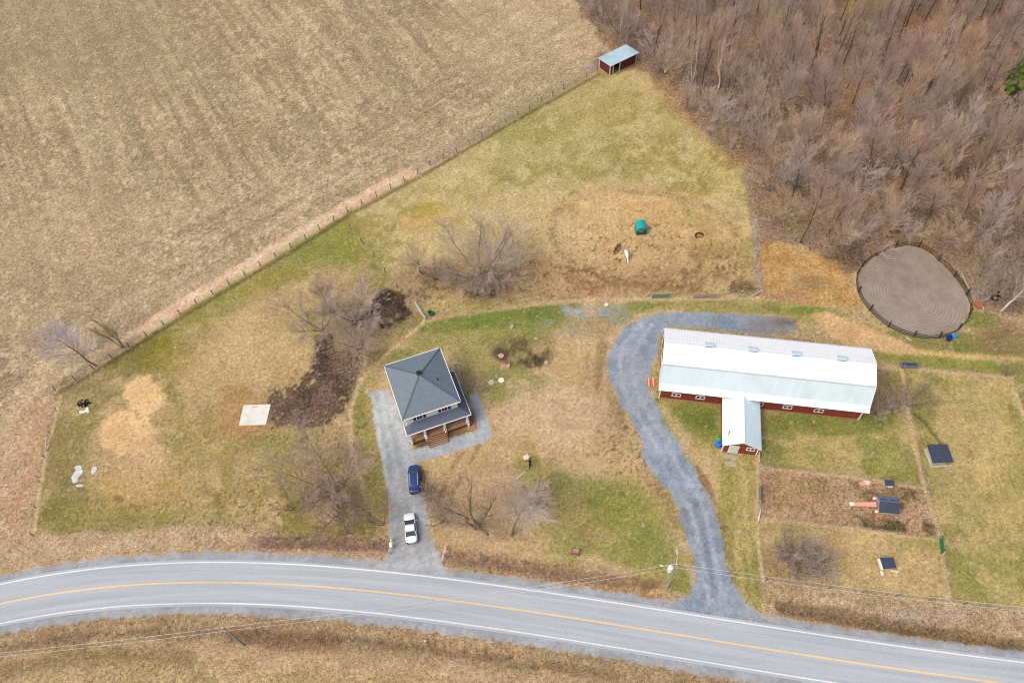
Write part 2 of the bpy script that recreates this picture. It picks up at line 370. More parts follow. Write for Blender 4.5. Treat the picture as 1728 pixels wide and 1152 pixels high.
BL(600, 690, 18, 90, (184, 154, 120), 0.6)
MUD = [(455, 665), (500, 652), (520, 625), (526, 600), (530, 571), (560, 562), (566, 588), (585, 592), (608, 585), (613, 603), (601, 640), (586, 686), (560, 716), (522, 728), (488, 716), (460, 722), (450, 690)]
PO(MUD, (112, 92, 80), (78, 64, 56), 0.4, 0.9, 0.95, (n_x*.7+n_sm*.6+n_fine*.6+poly_sd(X, Y, GP(MUD), 6)*.13, -.14, .02), amp=0.95); BL(548, 668, 22, 14, (128, 104, 92), 0.7); BL(556, 610, 26, 26, (72, 60, 54), 0.6); BL(590, 640, 14, 40, (84, 70, 60), 0.6)
BL(545, 690, 36, 12, (92, 78, 58), 0.5)
PO([(638, 489), (654, 484), (671, 490), (702, 494), (686, 508), (695, 530), (684, 538), (645, 551), (625, 535), (603, 543), (592, 549), (618, 524), (631, 504)], (82, 66, 56), (66, 52, 46), 0.4, 1.0, 0.97, (n_sm+n_fine*.8+.25+line_d(X, Y, GP([(640, 545), (694, 520)]), 6).clip(0, 2)*.05, .02, .12), amp=0.95)
BL(715, 480, 18, 34, (110, 88, 66), 0.6, gate=(n_sm, -0.1, 0.1)); BL(650, 536, 26, 14, (130, 108, 88), 0.4)
# --- lawns round the house
LAWN = [(718, 542), (780, 530), (900, 514), (1060, 506), (1300, 503), (1440, 535), (1420, 560), (1110, 528), (1055, 550), (1026, 610), (1060, 700), (1098, 795), (1135, 850), (1172, 960), (1165, 1015), (1128, 998), (1000, 985), (880, 960), (755, 925), (722, 900), (700, 780), (660, 905), (615, 850), (596, 780), (590, 740), (592, 690), (605, 645), (680, 572)]
PO(LAWN, (200, 174, 128), (186, 160, 110), 0.4, 0.3, amp=0.38)
GR = (126, 134, 66); GR2 = (148, 146, 80)
PO([(718, 544), (780, 531), (900, 515), (960, 511), (940, 560), (900, 600), (890, 650), (845, 672), (800, 640), (760, 590), (740, 588), (650, 616), (632, 650), (606, 660), (640, 612), (680, 574)], GR2, (164, 150, 88), 1.5, 3, 0.85)
LI([(720, 552), (790, 540), (900, 524), (960, 518)], 3.2, (112, 128, 56), (128, 136, 66), 0.85, 1.2, 1.2)
BL(850, 560, 60, 24, GR, 0.7, GR2, gate=(n_s2, -0.3, 0)); BL(870, 650, 55, 36, GR, 0.75, GR2, gate=(n_s2, -0.25, 0.05)); BL(660, 604, 50, 14, (122, 132, 64), 0.6)
PO([(606, 660), (626, 662), (636, 740), (652, 800), (656, 860), (640, 880), (610, 800), (596, 740), (594, 690)], GR2, (166, 148, 82), 0.8, 1.2, 0.85); BL(606, 690, 12, 34, GR, 0.6); BL(615, 780, 14, 40, (150, 148, 70), 0.5)
PO([(1060, 508), (1290, 505), (1430, 530), (1420, 552), (1300, 530), (1110, 522), (1060, 535), (1040, 545)], (140, 138, 72), (160, 150, 88), 0.8, 1.5, 0.9); BL(1080, 516, 24, 8, (116, 130, 60), 0.6); BL(1360, 524, 48, 8, (122, 134, 56), 0.85)
BL(975, 545, 62, 26, (148, 146, 128), 0.7, (156, 140, 104), gate=(n_s2+n_sm*0.6, -0.2, 0.1)); BL(985, 525, 50, 10, (160, 168, 168), 0.75, gate=(n_sm, -0.05, 0.12), amp=0.3); BL(940, 550, 22, 14, (150, 160, 160), 0.7, gate=(n_sm, -0.06, 0.1)); BL(1040, 530, 24, 14, (128, 146, 122), 0.6)
BL(1005, 640, 26, 90, (172, 142, 100), 0.6, gate=(n_s2, -0.2, 0.1)); LI([(1018, 580), (1012, 620), (1006, 670), (1008, 700)], 0.8, (120, 98, 66), None, 0.6, 0.6, 1.0)
BL(1030, 705, 24, 32, (112, 92, 62), 0.7, (140, 116, 80), gate=(n_s2, -0.15, 0.1)); BL(930, 700, 90, 36, (208, 176, 136), 0.5)
BL(885, 592, 50, 26, (128, 104, 72), 0.85, (92, 78, 54), gate=(n_sm+n_s2, -0.2, 0.1)); BL(898, 608, 22, 12, (64, 54, 42), 0.85, gate=(n_sm, -0.1, 0.1)); BL(845, 597, 14, 12, (84, 66, 50), 0.8); BL(850, 618, 8, 5, (188, 160, 130), 0.8)
BL(818, 648, 20, 18, (150, 132, 100), 0.6); BL(790, 640, 12, 30, (150, 128, 96), 0.6)
PO([(840, 790), (930, 785), (1040, 800), (1110, 850), (1150, 930), (1160, 1000), (1120, 985), (960, 950), (930, 900), (920, 840)], GR2, (164, 148, 86), 2.5, 5, 0.85); BL(1035, 850, 55, 45, GR, 0.8, (142, 142, 74)); BL(1090, 920, 46, 36, GR, 0.6); BL(940, 812, 26, 16, (132, 134, 66), 0.6); BL(975, 930, 55, 24, (142, 142, 74), 0.6, gate=(n_s2, -0.2, 0.1)); BL(1148, 985, 18, 26, (136, 136, 66), 0.7)
BL(990, 895, 16, 12, (160, 122, 82), 0.6); BL(1020, 902, 14, 10, (176, 152, 120), 0.5)
BL(830, 850, 90, 60, (190, 162, 128), 0.6, (178, 150, 116)); BL(1020, 790, 60, 20, (200, 172, 126), 0.4)
LI([(1060, 745), (1090, 800), (1120, 850), (1140, 890)], 1.2, (116, 88, 62), None, 0.5, 0.8, 1.5, gate=(n_sm+n_s2, -0.05, 0.15))
BL(730, 840, 34, 24, (132, 110, 88), 0.75, gate=(n_s2, -0.2, 0.1)); BL(715, 815, 12, 22, (120, 100, 82), 0.5)
for tr in ([(778, 765), (757, 800), (744, 830), (732, 860)], [(808, 752), (790, 790), (770, 820), (755, 850), (742, 872)]):
    LI(tr, 0.5, (140, 108, 78), None, 0.7, 0.4, 0.3, gate=(n_sm, -0.2, 0.0))
# bed round the porch
PO([(690, 735), (800, 690), (812, 722), (700, 762)], (176, 140, 98), (140, 118, 78), 0.4, 0.4, 0.95); BL(800, 715, 14, 14, (172, 128, 100), 0.6); BL(720, 750, 16, 7, (100, 88, 58), 0.8); BL(775, 733, 20, 8, (112, 96, 62), 0.7)
# --- round the barn and the right hand pastures
RP = [(1172, 960), (1135, 850), (1098, 795), (1112, 700), (1098, 660), (1110, 600), (1118, 570), (1482, 600), (1440, 545), (1640, 560), (1760, 560), (2300, 700), (2300, 1120), (1728, 1032), (1500, 1003), (1288, 978), (1285, 1045), (1250, 1000), (1232, 960)]
PO(RP, (190, 168, 112), (176, 156, 98), 0.5, 0.6, amp=0.4)
PO(RP, GR2, (136, 134, 66), 0.6, 0.5, 0.8, (n_mid*0.8+n_s2*0.6+n_big*0.4, -0.08, 0.14))
BL(1165, 705, 52, 26, (104, 122, 46), 0.85, (126, 134, 60)); BL(1200, 735, 20, 24, (118, 128, 56), 0.7); BL(1400, 715, 110, 20, (106, 122, 52), 0.8, (124, 132, 62)); BL(1310, 740, 26, 40, (112, 124, 56), 0.6, gate=(n_s2, -0.25, 0.05)); BL(1420, 770, 100, 26, (132, 134, 66), 0.5, gate=(n_s2, -0.2, 0.1)); BL(1490, 700, 30, 20, (116, 128, 56), 0.6)
BL(1160, 790, 45, 44, (200, 172, 124), 0.7); BL(1190, 840, 24, 60, (202, 172, 126), 0.7); BL(1230, 830, 16, 90, (150, 144, 72), 0.6)
for k in range(6):
    LI([(1232+k*8, 800), (1236+k*8.5, 900), (1244+k*9, 1000), (1262+k*5, 1020)], 0.45, (128, 130, 60) if k % 2 == 0 else (198, 176, 118), None, 0.32, 0.7, 0.4)
BL(1640, 720, 60, 90, (204, 178, 126), 0.6, (190, 166, 112), gate=(n_s2, -0.25, 0.05)); BL(1600, 880, 60, 100, (196, 170, 120), 0.45, gate=(n_s2, -0.2, 0.1)); BL(1690, 790, 50, 90, (194, 170, 110), 0.45, gate=(n_s2, -0.2, 0.1)); BL(1560, 690, 24, 40, (136, 134, 68), 0.6); BL(1610, 930, 30, 70, (134, 134, 64), 0.6, gate=(n_s2, -0.2, 0.1)); BL(1680, 980, 60, 36, (138, 138, 66), 0.6, gate=(n_s2, -0.25, 0.05))
BL(1305, 800, 8, 60, (150, 122, 88), 0.3)
LI([(1532, 690), (1560, 712), (1580, 738), (1590, 752)], 0.55, (84, 92, 42), None, 0.75, 0.35, 0.2); LI([(1538, 686), (1570, 682), (1640, 676)], 0.5, (118, 122, 58), None, 0.5, 0.4, 0.5)
BL(1500, 660, 34, 30, (150, 124, 92), 0.7, gate=(n_s2, -0.25, 0.1))
# churned chicken yard
PO([(1283, 790), (1360, 796), (1450, 806), (1558, 824), (1583, 908), (1450, 891), (1340, 878), (1286, 873)], (188, 156, 120), (166, 136, 100), 0.3, 0.3, 1.0, amp=0.55)
BL(1340, 830, 60, 24, (170, 138, 92), 0.5, (150, 130, 80)); BL(1298, 830, 18, 30, (150, 122, 98), 0.5); BL(1520, 885, 55, 12, (84, 74, 46), 0.85, gate=(n_sm+n_s2, -0.15, 0.08), amp=0.9); BL(1530, 830, 40, 10, (96, 84, 54), 0.75, gate=(n_sm, -0.1, 0.1), amp=0.9); BL(1420, 815, 40, 10, (120, 98, 66), 0.6, gate=(n_sm, -0.1, 0.1)); BL(1470, 835, 20, 10, (116, 98, 62), 0.6, gate=(n_sm, -0.1, 0.1))
PO([(1287, 880), (1340, 886), (1450, 898), (1580, 916), (1596, 1010), (1500, 1000), (1288, 975)], (200, 172, 122), (186, 160, 108), 0.5, 0.5, 0.9, amp=0.4)
BL(1540, 915, 60, 12, (146, 142, 70), 0.6, gate=(n_s2, -0.2, 0.1)); BL(1330, 890, 60, 8, (144, 134, 70), 0.5); BL(1350, 950, 60, 32, (120, 98, 70), 0.5)
# strip behind the barn
PO([(1440, 590), (1550, 594), (1728, 618), (2200, 680), (2200, 700), (1728, 640), (1490, 612)], (134, 138, 62), (152, 146, 76), 0.6, 1.0, 0.9); PO([(1500, 560), (1640, 562), (2100, 600), (2100, 660), (1728, 612), (1560, 592)], (128, 132, 62), (146, 132, 86), 0.6, 1.6, 0.9); BL(1690, 570, 40, 26, (150, 122, 90), 0.7, (132, 112, 78)); BL(1655, 540, 26, 14, (116, 128, 52), 0.75)
PO([(1375, 532), (1400, 528), (1440, 545), (1500, 570), (1560, 590), (1665, 600), (1650, 606), (1540, 600), (1450, 592), (1400, 570)], (222, 184, 132), (204, 164, 114), 0.5, 1.0, 0.95, amp=0.35); LI([(1560, 594), (1640, 602), (1728, 606)], 0.8, (216, 184, 122), None, 0.7, 0.5, 0.4)
PO([(1110, 590), (1118, 556), (1340, 572), (1480, 592), (1500, 640), (1480, 700), (1440, 700), (1112, 660)], (170, 144, 104), (150, 134, 82), 0.6, 1.0, 0.8)
# --- forest floor
FOR = [(940, -35), (985, 30), (1035, 82), (1060, 112), (1090, 122), (1140, 178), (1190, 228), (1255, 280), (1270, 335), (1282, 412), (1350, 415), (1420, 440), (1446, 452), (1503, 416), (1535, 410), (1580, 430), (1606, 456), (1645, 510), (1690, 530), (1760, 548), (2700, 700), (2700, -330), (1300, -330)]
sdW = poly_sd(X, Y, GP(FOR), 60); kW = sst(sdW+n_s2*4+n_mid*3, -0.8, 0.8)
put(kW, (156, 130, 108), (134, 114, 98), v=0.12, amp=0.8)
put(kW*sst(n_mid+n_s2*0.8, 0.0, 0.22)*0.75, (176, 136, 98), (162, 130, 92)); put(kW*sst(-n_mid-n_s2*0.6, 0.05, 0.25)*0.7, (104, 86, 72)); put(kW*sst(n_b2, 0.08, 0.25)*0.5, (160, 142, 84))
BL(1465, 8, 40, 14, (156, 142, 62), 0.8); BL(1600, 50, 80, 40, (176, 128, 84), 0.5); BL(1450, 170, 60, 30, (180, 134, 92), 0.5)
BL(1530, 250, 120, 60, (150, 112, 78), 0.4); BL(1700, 210, 50, 60, (100, 84, 76), 0.5); BL(1420, 440, 40, 22, (84, 72, 58), 0.6); BL(1345, 300, 26, 20, (90, 76, 60), 0.5)
BL(1655, 470, 60, 24, (142, 134, 108), 0.7, (150, 130, 110)); BL(1640, 498, 26, 10, (164, 156, 148), 0.6)
PO([(1284, 418), (1330, 408), (1385, 432), (1430, 462), (1448, 505), (1440, 520), (1380, 512), (1290, 505)], (200, 160, 98), (178, 136, 82), 0.5, 1.6, 0.95, (n_s2, -0.35, -0.12)); BL(1375, 478, 32, 14, (150, 126, 86), 0.6); BL(1330, 500, 40, 10, (166, 126, 98), 0.6)
LI([(1256, 285), (1268, 330), (1276, 420), (1283, 498)], 1.1, (176, 156, 138), (150, 130, 112), 0.8, 0.4, 0.3)
LI([(1090, 125), (1140, 181), (1185, 227), (1250, 282)], 1.6, (182, 150, 98), (168, 142, 92), 0.6, 1.2, 0.8)
# --- roadside
VN = [(-300, 1050), (-50, 965), (58, 906), (240, 893), (350, 886), (500, 905), (655, 905), (662, 945), (745, 928), (880, 960), (1000, 985), (1128, 998), (1165, 1015), (1200, 1042), (900, 1000), (660, 972), (350, 955), (0, 990), (-300, 1090)]
PO(VN, (196, 170, 136), (178, 152, 118), 0.6, 1.2, 0.95, amp=0.5)
LI([(-50, 978), (90, 950), (200, 938), (350, 930), (500, 934), (640, 944)], 1.4, (188, 158, 114), None, 0.5, 0.8, 0.6); LI([(430, 915), (520, 912), (600, 917), (652, 922)], 2.2, (156, 126, 106), (142, 114, 98), 0.55, 1.2, 1.2); LI([(756, 936), (850, 950), (950, 966), (1040, 978), (1110, 990)], 2.0, (160, 128, 104), (144, 114, 94), 0.55, 1.2, 1.2); LI([(760, 955), (900, 980), (1010, 995), (1120, 1004)], 1.3, (180, 148, 96), None, 0.7, 0.6, 0.4)
BL(1105, 998, 14, 7, (226, 180, 128), 0.9)
VR = [(1286, 978), (1400, 992), (1500, 1003), (1728, 1032), (2300, 1120), (2300, 1230), (1728, 1110), (1500, 1078), (1340, 1052), (1290, 1040)]
PO(VR, (188, 162, 130), (168, 144, 110), 0.6, 1.2, 0.95, amp=0.55); LI([(1320, 1040), (1420, 1056), (1560, 1076), (1720, 1098)], 1.2, (196, 158, 100), None, 0.7, 0.6, 0.5); BL(1560, 1040, 60, 14, (190, 172, 158), 0.6, (176, 150, 130)); LI([(1325, 1024), (1395, 1036), (1470, 1050), (1600, 1068), (1720, 1088)], 1.6, (112, 92, 62), (90, 74, 52), 0.75, 0.8, 0.8)
VS = [(-400, 1180), (0, 1062), (120, 1044), (240, 1032), (360, 1028), (450, 1030), (660, 1048), (960, 1092), (1200, 1130), (1420, 1165), (1700, 1230), (1700, 1700), (-400, 1700)]
PO(VS, (172, 146, 110), (158, 134, 100), 0.6, 0.8, 1.0, amp=0.5)
PO([(-400, 1215), (0, 1104), (130, 1086), (250, 1078), (420, 1085), (640, 1104), (900, 1135), (1200, 1190), (1200, 1700), (-400, 1700)], (196, 168, 128), (180, 152, 112), 1.0, 2.0, 0.8, amp=0.45)
PO([(-400, 1260), (0, 1128), (200, 1108), (420, 1120), (640, 1135), (900, 1175), (900, 1700), (-400, 1700)], (192, 166, 120), (166, 144, 96), 1.0, 2.4, 0.8, amp=0.6); LI([(0, 1130), (100, 1112), (220, 1104), (320, 1112)], 1.6, (124, 108, 66), None, 0.6, 1.0, 1.5)
DS = [(-120, 1122), (0, 1093), (60, 1081), (130, 1071), (240, 1064), (330, 1062), (400, 1062), (480, 1068), (640, 1080)]
LI(DS, 0.5, (100, 86, 68), (130, 114, 98), 0.7, 0.5, 0.6, gate=(n_s2, -.25, .05)); LI([(640, 1082), (760, 1092), (900, 1118), (1040, 1140)], 0.9, (112, 90, 68), None, 0.6, 0.6, 1.0, gate=(n_s2, -0.2, 0.1)); LI([(400, 1072), (470, 1080), (560, 1082)], 2.0, (130, 98, 74), None, 0.6, 1.0, 1.0)
# --- unmown pale strips under the fences
for P, wdt in (([(718, 541), (780, 529), (900, 513), (1000, 505), (1060, 504), (1285, 501)], 0.9), ([(715, 545), (680, 572), (645, 605), (607, 643), (592, 690), (590, 740), (600, 790), (614, 820)], 0.6), ([(1279, 772), (1279, 800), (1279, 870), (1281, 930), (1288, 982)], 0.35), ([(1281, 788), (1360, 797), (1450, 806), (1560, 824)], 0.4), ([(1286, 875), (1340, 881), (1450, 893), (1583, 911)], 0.4), ([(1522, 622), (1528, 660), (1534, 700), (1546, 760), (1560, 822), (1575, 870), (1586, 905)], 0.5), ([(1590, 937), (1596, 970), (1601, 1010)], 0.5), ([(1482, 618), (1524, 620), (1620, 629), (1706, 637)], 0.6), ([(1706, 637), (1716, 668), (1735, 720)], 0.5), ([(95, 660), (102, 668), (92, 710), (75, 780), (62, 860), (57, 903)], 0.5), ([(150, 626), (200, 596), (250, 564)], 0.5)):
    LI(P, wdt, (206, 176, 134), None, 0.85, 0.3, 0.15)
LI([(98, 664), (155, 631), (205, 600), (305, 537), (405, 476), (505, 417), (592, 361), (705, 301), (862, 209), (1010, 126)], 0.6, (96, 84, 52), None, 0.7, 0.5, 0.2)  # darker shadow line along the field fence, painted into the grass colour
BL(1030, 700, 30, 46, (116, 94, 64), .6, (150, 124, 88), gate=(n_sm+n_x*.5, -.12, .1)); LI([(1045, 690), (1075, 740), (1095, 790), (1120, 830), (1140, 880)], 1.6, (124, 98, 68), None, .6, 1.2, 1.2, gate=(n_x+n_sm, -.05, .15))
LI([(1168, 775), (1190, 815), (1206, 850), (1218, 900), (1228, 950), (1236, 985)], .8, (112, 88, 66), None, .7, .7, .8, gate=(n_sm, -.2, .05)); LI([(1120, 690), (1150, 730), (1172, 775)], 1.5, (196, 172, 132), None, .6, .8, .6)
BL(1055, 365, 105, 55, (214, 184, 132), .65, (200, 168, 114)); BL(960, 395, 50, 40, (210, 186, 136), .5); BL(1095, 470, 170, 26, (176, 142, 98), .6, (140, 112, 78), gate=(n_x+n_s2, -.3, 0))
BL(500, 690, 60, 26, (128, 106, 90), .7, (104, 86, 72)); BL(600, 610, 40, 30, (150, 124, 100), .5); BL(925, 700, 100, 50, (206, 178, 140), .6); BL(1060, 870, 66, 44, (124, 134, 60), .6, (146, 144, 74), gate=(n_s2, -.3, .05)); BL(860, 540, 110, 16, (118, 132, 58), .5)
BL(1040, 102, 34, 16, (96, 80, 62), .6); BL(1043, 104, 16, 8, (50, 42, 36), .9)  # dark interior shade of the field shed, painted into the ground colour
BL(1065, 400, 120, 62, (212, 182, 130), .6, (192, 160, 110), gate=(n_s2, -.35, -.05)); LI([(940, 352), (930, 390), (942, 425), (975, 450), (1020, 466), (1080, 480), (1150, 486)], 1.0, (132, 104, 70), None, .65, .7, .7, gate=(n_x+n_sm, -.2, .1)); LI([(1040, 322), (1110, 326), (1180, 342), (1225, 366), (1245, 400)], .9, (140, 112, 76), None, .6, .7, .7, gate=(n_x+n_sm, -.2, .1))
LI([(890, 443), (950, 450), (1000, 462), (1040, 480)], .8, (112, 88, 60), None, .7, .5, .6, gate=(n_x+n_sm, -.2, .05)); LI([(1090, 408), (1140, 424), (1200, 428), (1250, 440)], 2.2, (150, 118, 82), None, .6, 1.2, 1.2, gate=(n_x+n_sm, -.1, .15)); LI([(1000, 480), (1080, 470), (1160, 462), (1230, 470)], 1.8, (148, 116, 80), None, .55, 1.2, 1.2, gate=(n_x+n_sm, -.1, .15))
# dung, leaf clumps and thin spots: small dark and pale specks
for (u, v, ru, rv, th, a) in ((1090, 430, 190, 60, .17, .8), (1000, 300, 260, 160, .27, .6), (1200, 470, 80, 34, .08, .8), (860, 480, 180, 40, .15, .75), (350, 760, 300, 150, .24, .6), (560, 690, 120, 90, .14, .8), (720, 500, 60, 60, .1, .8), (1060, 760, 60, 90, .16, .7), (1430, 840, 150, 40, .16, .7), (900, 770, 300, 160, .26, .5), (1520, 860, 60, 36, .1, .8), (500, 860, 200, 60, .18, .7), (1640, 560, 90, 40, .2, .6)):
    c_ = G(u, v); e_ = G(u+ru, v)-c_; f_ = G(u, v-rv)-c_; Mi = np.linalg.inv(np.array([[e_[0], f_[0]], [e_[1], f_[1]]])); dx = X-c_[0]; dy = Y-c_[1]
    rr_ = np.sqrt((Mi[0, 0]*dx+Mi[0, 1]*dy)**2+(Mi[1, 0]*dx+Mi[1, 1]*dy)**2); put((1-sst(rr_, .5, 1.3))*sst(n_x*.8+n_fine*.5+n_sm*.35, th+.04, th+.12)*a*.9, (112, 88, 62), None, .05)
put((1-kF)*(1-kW)*sst(-n_x*.7-n_fine*.5, .26, .38)*.4, (222, 204, 160), None, .04); put((1-kF)*sst(n_x*.7+n_s2*.5, .24, .36)*.35, (128, 108, 72), None, .04)
# relief
Z += 0.06*n_mid+0.05*n_sm+0.05*n_fine*kW+0.14*n_sm*kF*0.8
for P, dp, wd in ((DS+[(760, 1092), (900, 1118)], 0.35, 0.9), ([(340, 915), (430, 914), (520, 911), (600, 916), (655, 922)], 0.25, 1.1), ([(756, 940), (850, 953), (950, 969), (1040, 981), (1110, 993)], 0.3, 1.1), ([(1325, 1024), (1395, 1036), (1470, 1050), (1600, 1068), (1720, 1088), (1900, 1115)], 0.45, 1.0)):
    d = line_d(X, Y, GP(P)); Z -= dp*np.exp(-(d/wd)**2)
Z += 0.12*kW*n_s2*2
dR = line_d(X, Y, RL, 12)
flat = np.ones(NV)
flat *= sst(dR, 3.4, 5.2)
PEN = [(1446, 459.5), (1470, 436), (1503, 420), (1535, 414.5), (1556, 419), (1575, 433), (1601, 457), (1618, 478), (1630, 498), (1637, 518), (1633, 539), (1612, 561), (1590, 570), (1561.5, 572), (1522, 563), (1495, 550), (1471, 528), (1453, 507), (1445, 482)]
def smooth_closed(P, it=2):
    P = np.asarray(P, float)
    for _ in range(it):
        Q = np.roll(P, -1, 0); P = np.stack([P*0.75+Q*0.25, P*0.25+Q*0.75], 1).reshape(-1, 2)
    return P
PENW = smooth_closed(GP(PEN), 2); sdP = poly_sd(X, Y, PENW, 6); flat *= 1-sst(sdP, -1.0, 0.2)
Z *= flat
# --- gravel areas as their own sheets, cut from the same grid with ragged edges
HD = [(626, 664), (640, 660), (655, 660), (664, 676), (676, 705), (690, 738), (697, 762), (700, 785), (710, 835), (716, 855), (722, 895), (734, 930), (748, 958), (775, 985), (600, 985), (640, 955), (655, 945), (663, 920), (661, 890), (658, 850), (652, 800), (640, 745), (632, 700)]
PATH = [(795, 668), (804, 667), (816, 702), (829, 733), (822, 742), (700, 779), (690, 768), (697, 762), (808, 728), (811, 722)]
BD = [(1345, 540), (1300, 532), (1250, 529), (1180, 526), (1115, 527), (1085, 534), (1055, 550), (1035, 578), (1022, 612), (1028, 645), (1042, 672), (1062, 705), (1080, 740), (1086, 775), (1100, 800), (1128, 826), (1140, 850), (1150, 880), (1163, 925), (1172, 955), (1168, 995), (1150, 1010), (1110, 1016), (1150, 1060), (1360, 1090), (1290, 1040), (1262, 1018), (1238, 985), (1226, 950), (1216, 885), (1196, 835), (1170, 790), (1146, 745), (1118, 705), (1100, 660), (1101, 625), (1108, 600), (1112, 572), (1122, 552), (1200, 556), (1290, 566), (1340, 562)]
rag = n_s2*.7+n_sm*0.7+n_fine*0.9+n_x*.9+rs.normal(0, .16, NV)
sH = poly_sd(X, Y, GP(HD), 6)+rag*0.6+.35; sA = poly_sd(X, Y, GP(PATH), 6)+rag*0.25+.42; sB = poly_sd(X, Y, GP(BD), 6)+rag*0.8; sS = 4.6-dR+rag*.55
BL(1310, 548, 40, 14, (128, 112, 100), 0.6); 
nc = len(t); nr = len(ys)
idx = np.arange(NV).reshape(nr, nc); Q = np.stack([idx[:-1, :-1], idx[:-1, 1:], idx[1:, 1:], idx[1:, :-1]], -1).reshape(-1, 4)
M_ground = ground_mat('earth_and_grass'); M_gravel = ground_mat('gravel', 0.30, 2.2, 0.34, 9.0, 0.25)
def set_attr(me, Cv, Av):
    a = me.attributes.new('soil', 'FLOAT_COLOR', 'POINT'); a.data.foreach_set('color', np.concatenate([np.clip(Cv, 0.01, 0.8), np.ones((len(Cv), 1))], 1).astype(np.float32).ravel())
    b = me.attributes.new('clump', 'FLOAT', 'POINT'); b.data.foreach_set('value', Av.astype(np.float32))
me = np_mesh('ground', np.stack([X, Y, Z], 1), Q, M_ground, True); set_attr(me, C, AMP)
gnd = link('ground', me); props(gnd, 'dry spring grass, stubble field and leaf litter', kind='structure')
taken = np.zeros(len(Q), bool)
Cg = C.copy(); Ag = AMP.copy()
def sheet(name, sd, dz, rgb, rgb2, amp, label, m=None, extra=None):
    global C, AMP
    keep = (sd[Q].mean(1) > 0) & ~taken; taken[keep] = True; q = Q[keep]; u, inv = np.unique(q, return_inverse=True)
    C0, A0 = C, AMP; C = np.zeros_like(C0); AMP = np.full(NV, amp); put(one, rgb, rgb2, 0.07)
    if extra: extra()
    fade = sst(sd, 0, 0.6)[:, None]; Cc = C*(0.45+0.55*fade)+C0*(0.55-0.55*fade)
    V = np.stack([X[u], Y[u], Z[u]+dz], 1)
    me = np_mesh(name, V, inv.reshape(-1, 4), m or M_gravel, True); set_attr(me, Cc[u], AMP[u])
    C, AMP = C0, A0
    o = link(name, me); props(o, label, kind='structure'); return o
def ex_h():
    LI([(644, 665), (652, 720), (668, 790), (678, 850), (700, 940)], 0.7, (190, 196, 198), None, 0.6, 0.5, 0.5); LI([(660, 690), (676, 740), (688, 790), (694, 850), (720, 950)], 0.6, (186, 192, 194), None, 0.5, 0.5, 0.5); BL(690, 915, 40, 30, (148, 148, 148), 0.5); BL(680, 850, 16, 50, (158, 156, 154), 0.5); LI([(628, 670), (640, 740), (652, 800)], 0.5, (192, 202, 204), None, 0.7, 0.4, 0.3)
sheet('house_driveway', sH, 0.035, (178, 184, 186), (158, 163, 166), 0.4, 'pale grey gravel driveway beside the white house', extra=ex_h)
sheet('garden_path', sA, 0.035, (176, 185, 189), (158, 166, 171), 0.4, 'blue grey gravel path round the porch')
def ex_b():
    BL(1170, 880, 26, 34, (120, 126, 136), 0.6, gate=(n_s2, -0.2, 0.1)); BL(1185, 830, 16, 30, (116, 122, 130), 0.5, gate=(n_s2, -0.2, 0.1)); LI([(1085, 545), (1052, 580), (1046, 620), (1056, 670), (1082, 710), (1106, 750), (1125, 795), (1155, 835), (1175, 890), (1188, 950), (1196, 1020)], .6, (176, 182, 188), None, .55, .5, .4, gate=(n_s2, -.3, 0)); LI([(1100, 548), (1074, 585), (1066, 620), (1078, 668), (1100, 705), (1125, 745), (1145, 790), (1175, 832), (1195, 885), (1207, 950), (1222, 1020)], .6, (176, 182, 188), None, .5, .5, .4, gate=(n_s2, -.3, 0)); LI([(1115, 775), (1150, 830), (1175, 850), (1190, 920), (1205, 1000)], 0.7, (124, 128, 136), None, 0.5, 0.6, 0.6); BL(1310, 548, 55, 20, (138, 132, 130), 0.8); BL(1340, 542, 30, 10, (110, 98, 94), 0.7); BL(1235, 1025, 50, 16, (150, 160, 168), 0.5); BL(1070, 640, 20, 60, (148, 156, 164), 0.5); BL(1080, 700, 20, 20, (158, 150, 140), 0.5, gate=(n_sm, -0.05, 0.1))
sheet('barn_driveway', sB, 0.035, (148, 160, 172), (128, 140, 154), 0.55, 'blue grey gravel driveway curving up to the red barn', extra=ex_b)
sheet('road_shoulder', sS, 0.03, (166, 171, 175), (150, 155, 158), 0.35, 'grey gravel shoulder on both sides of the road')
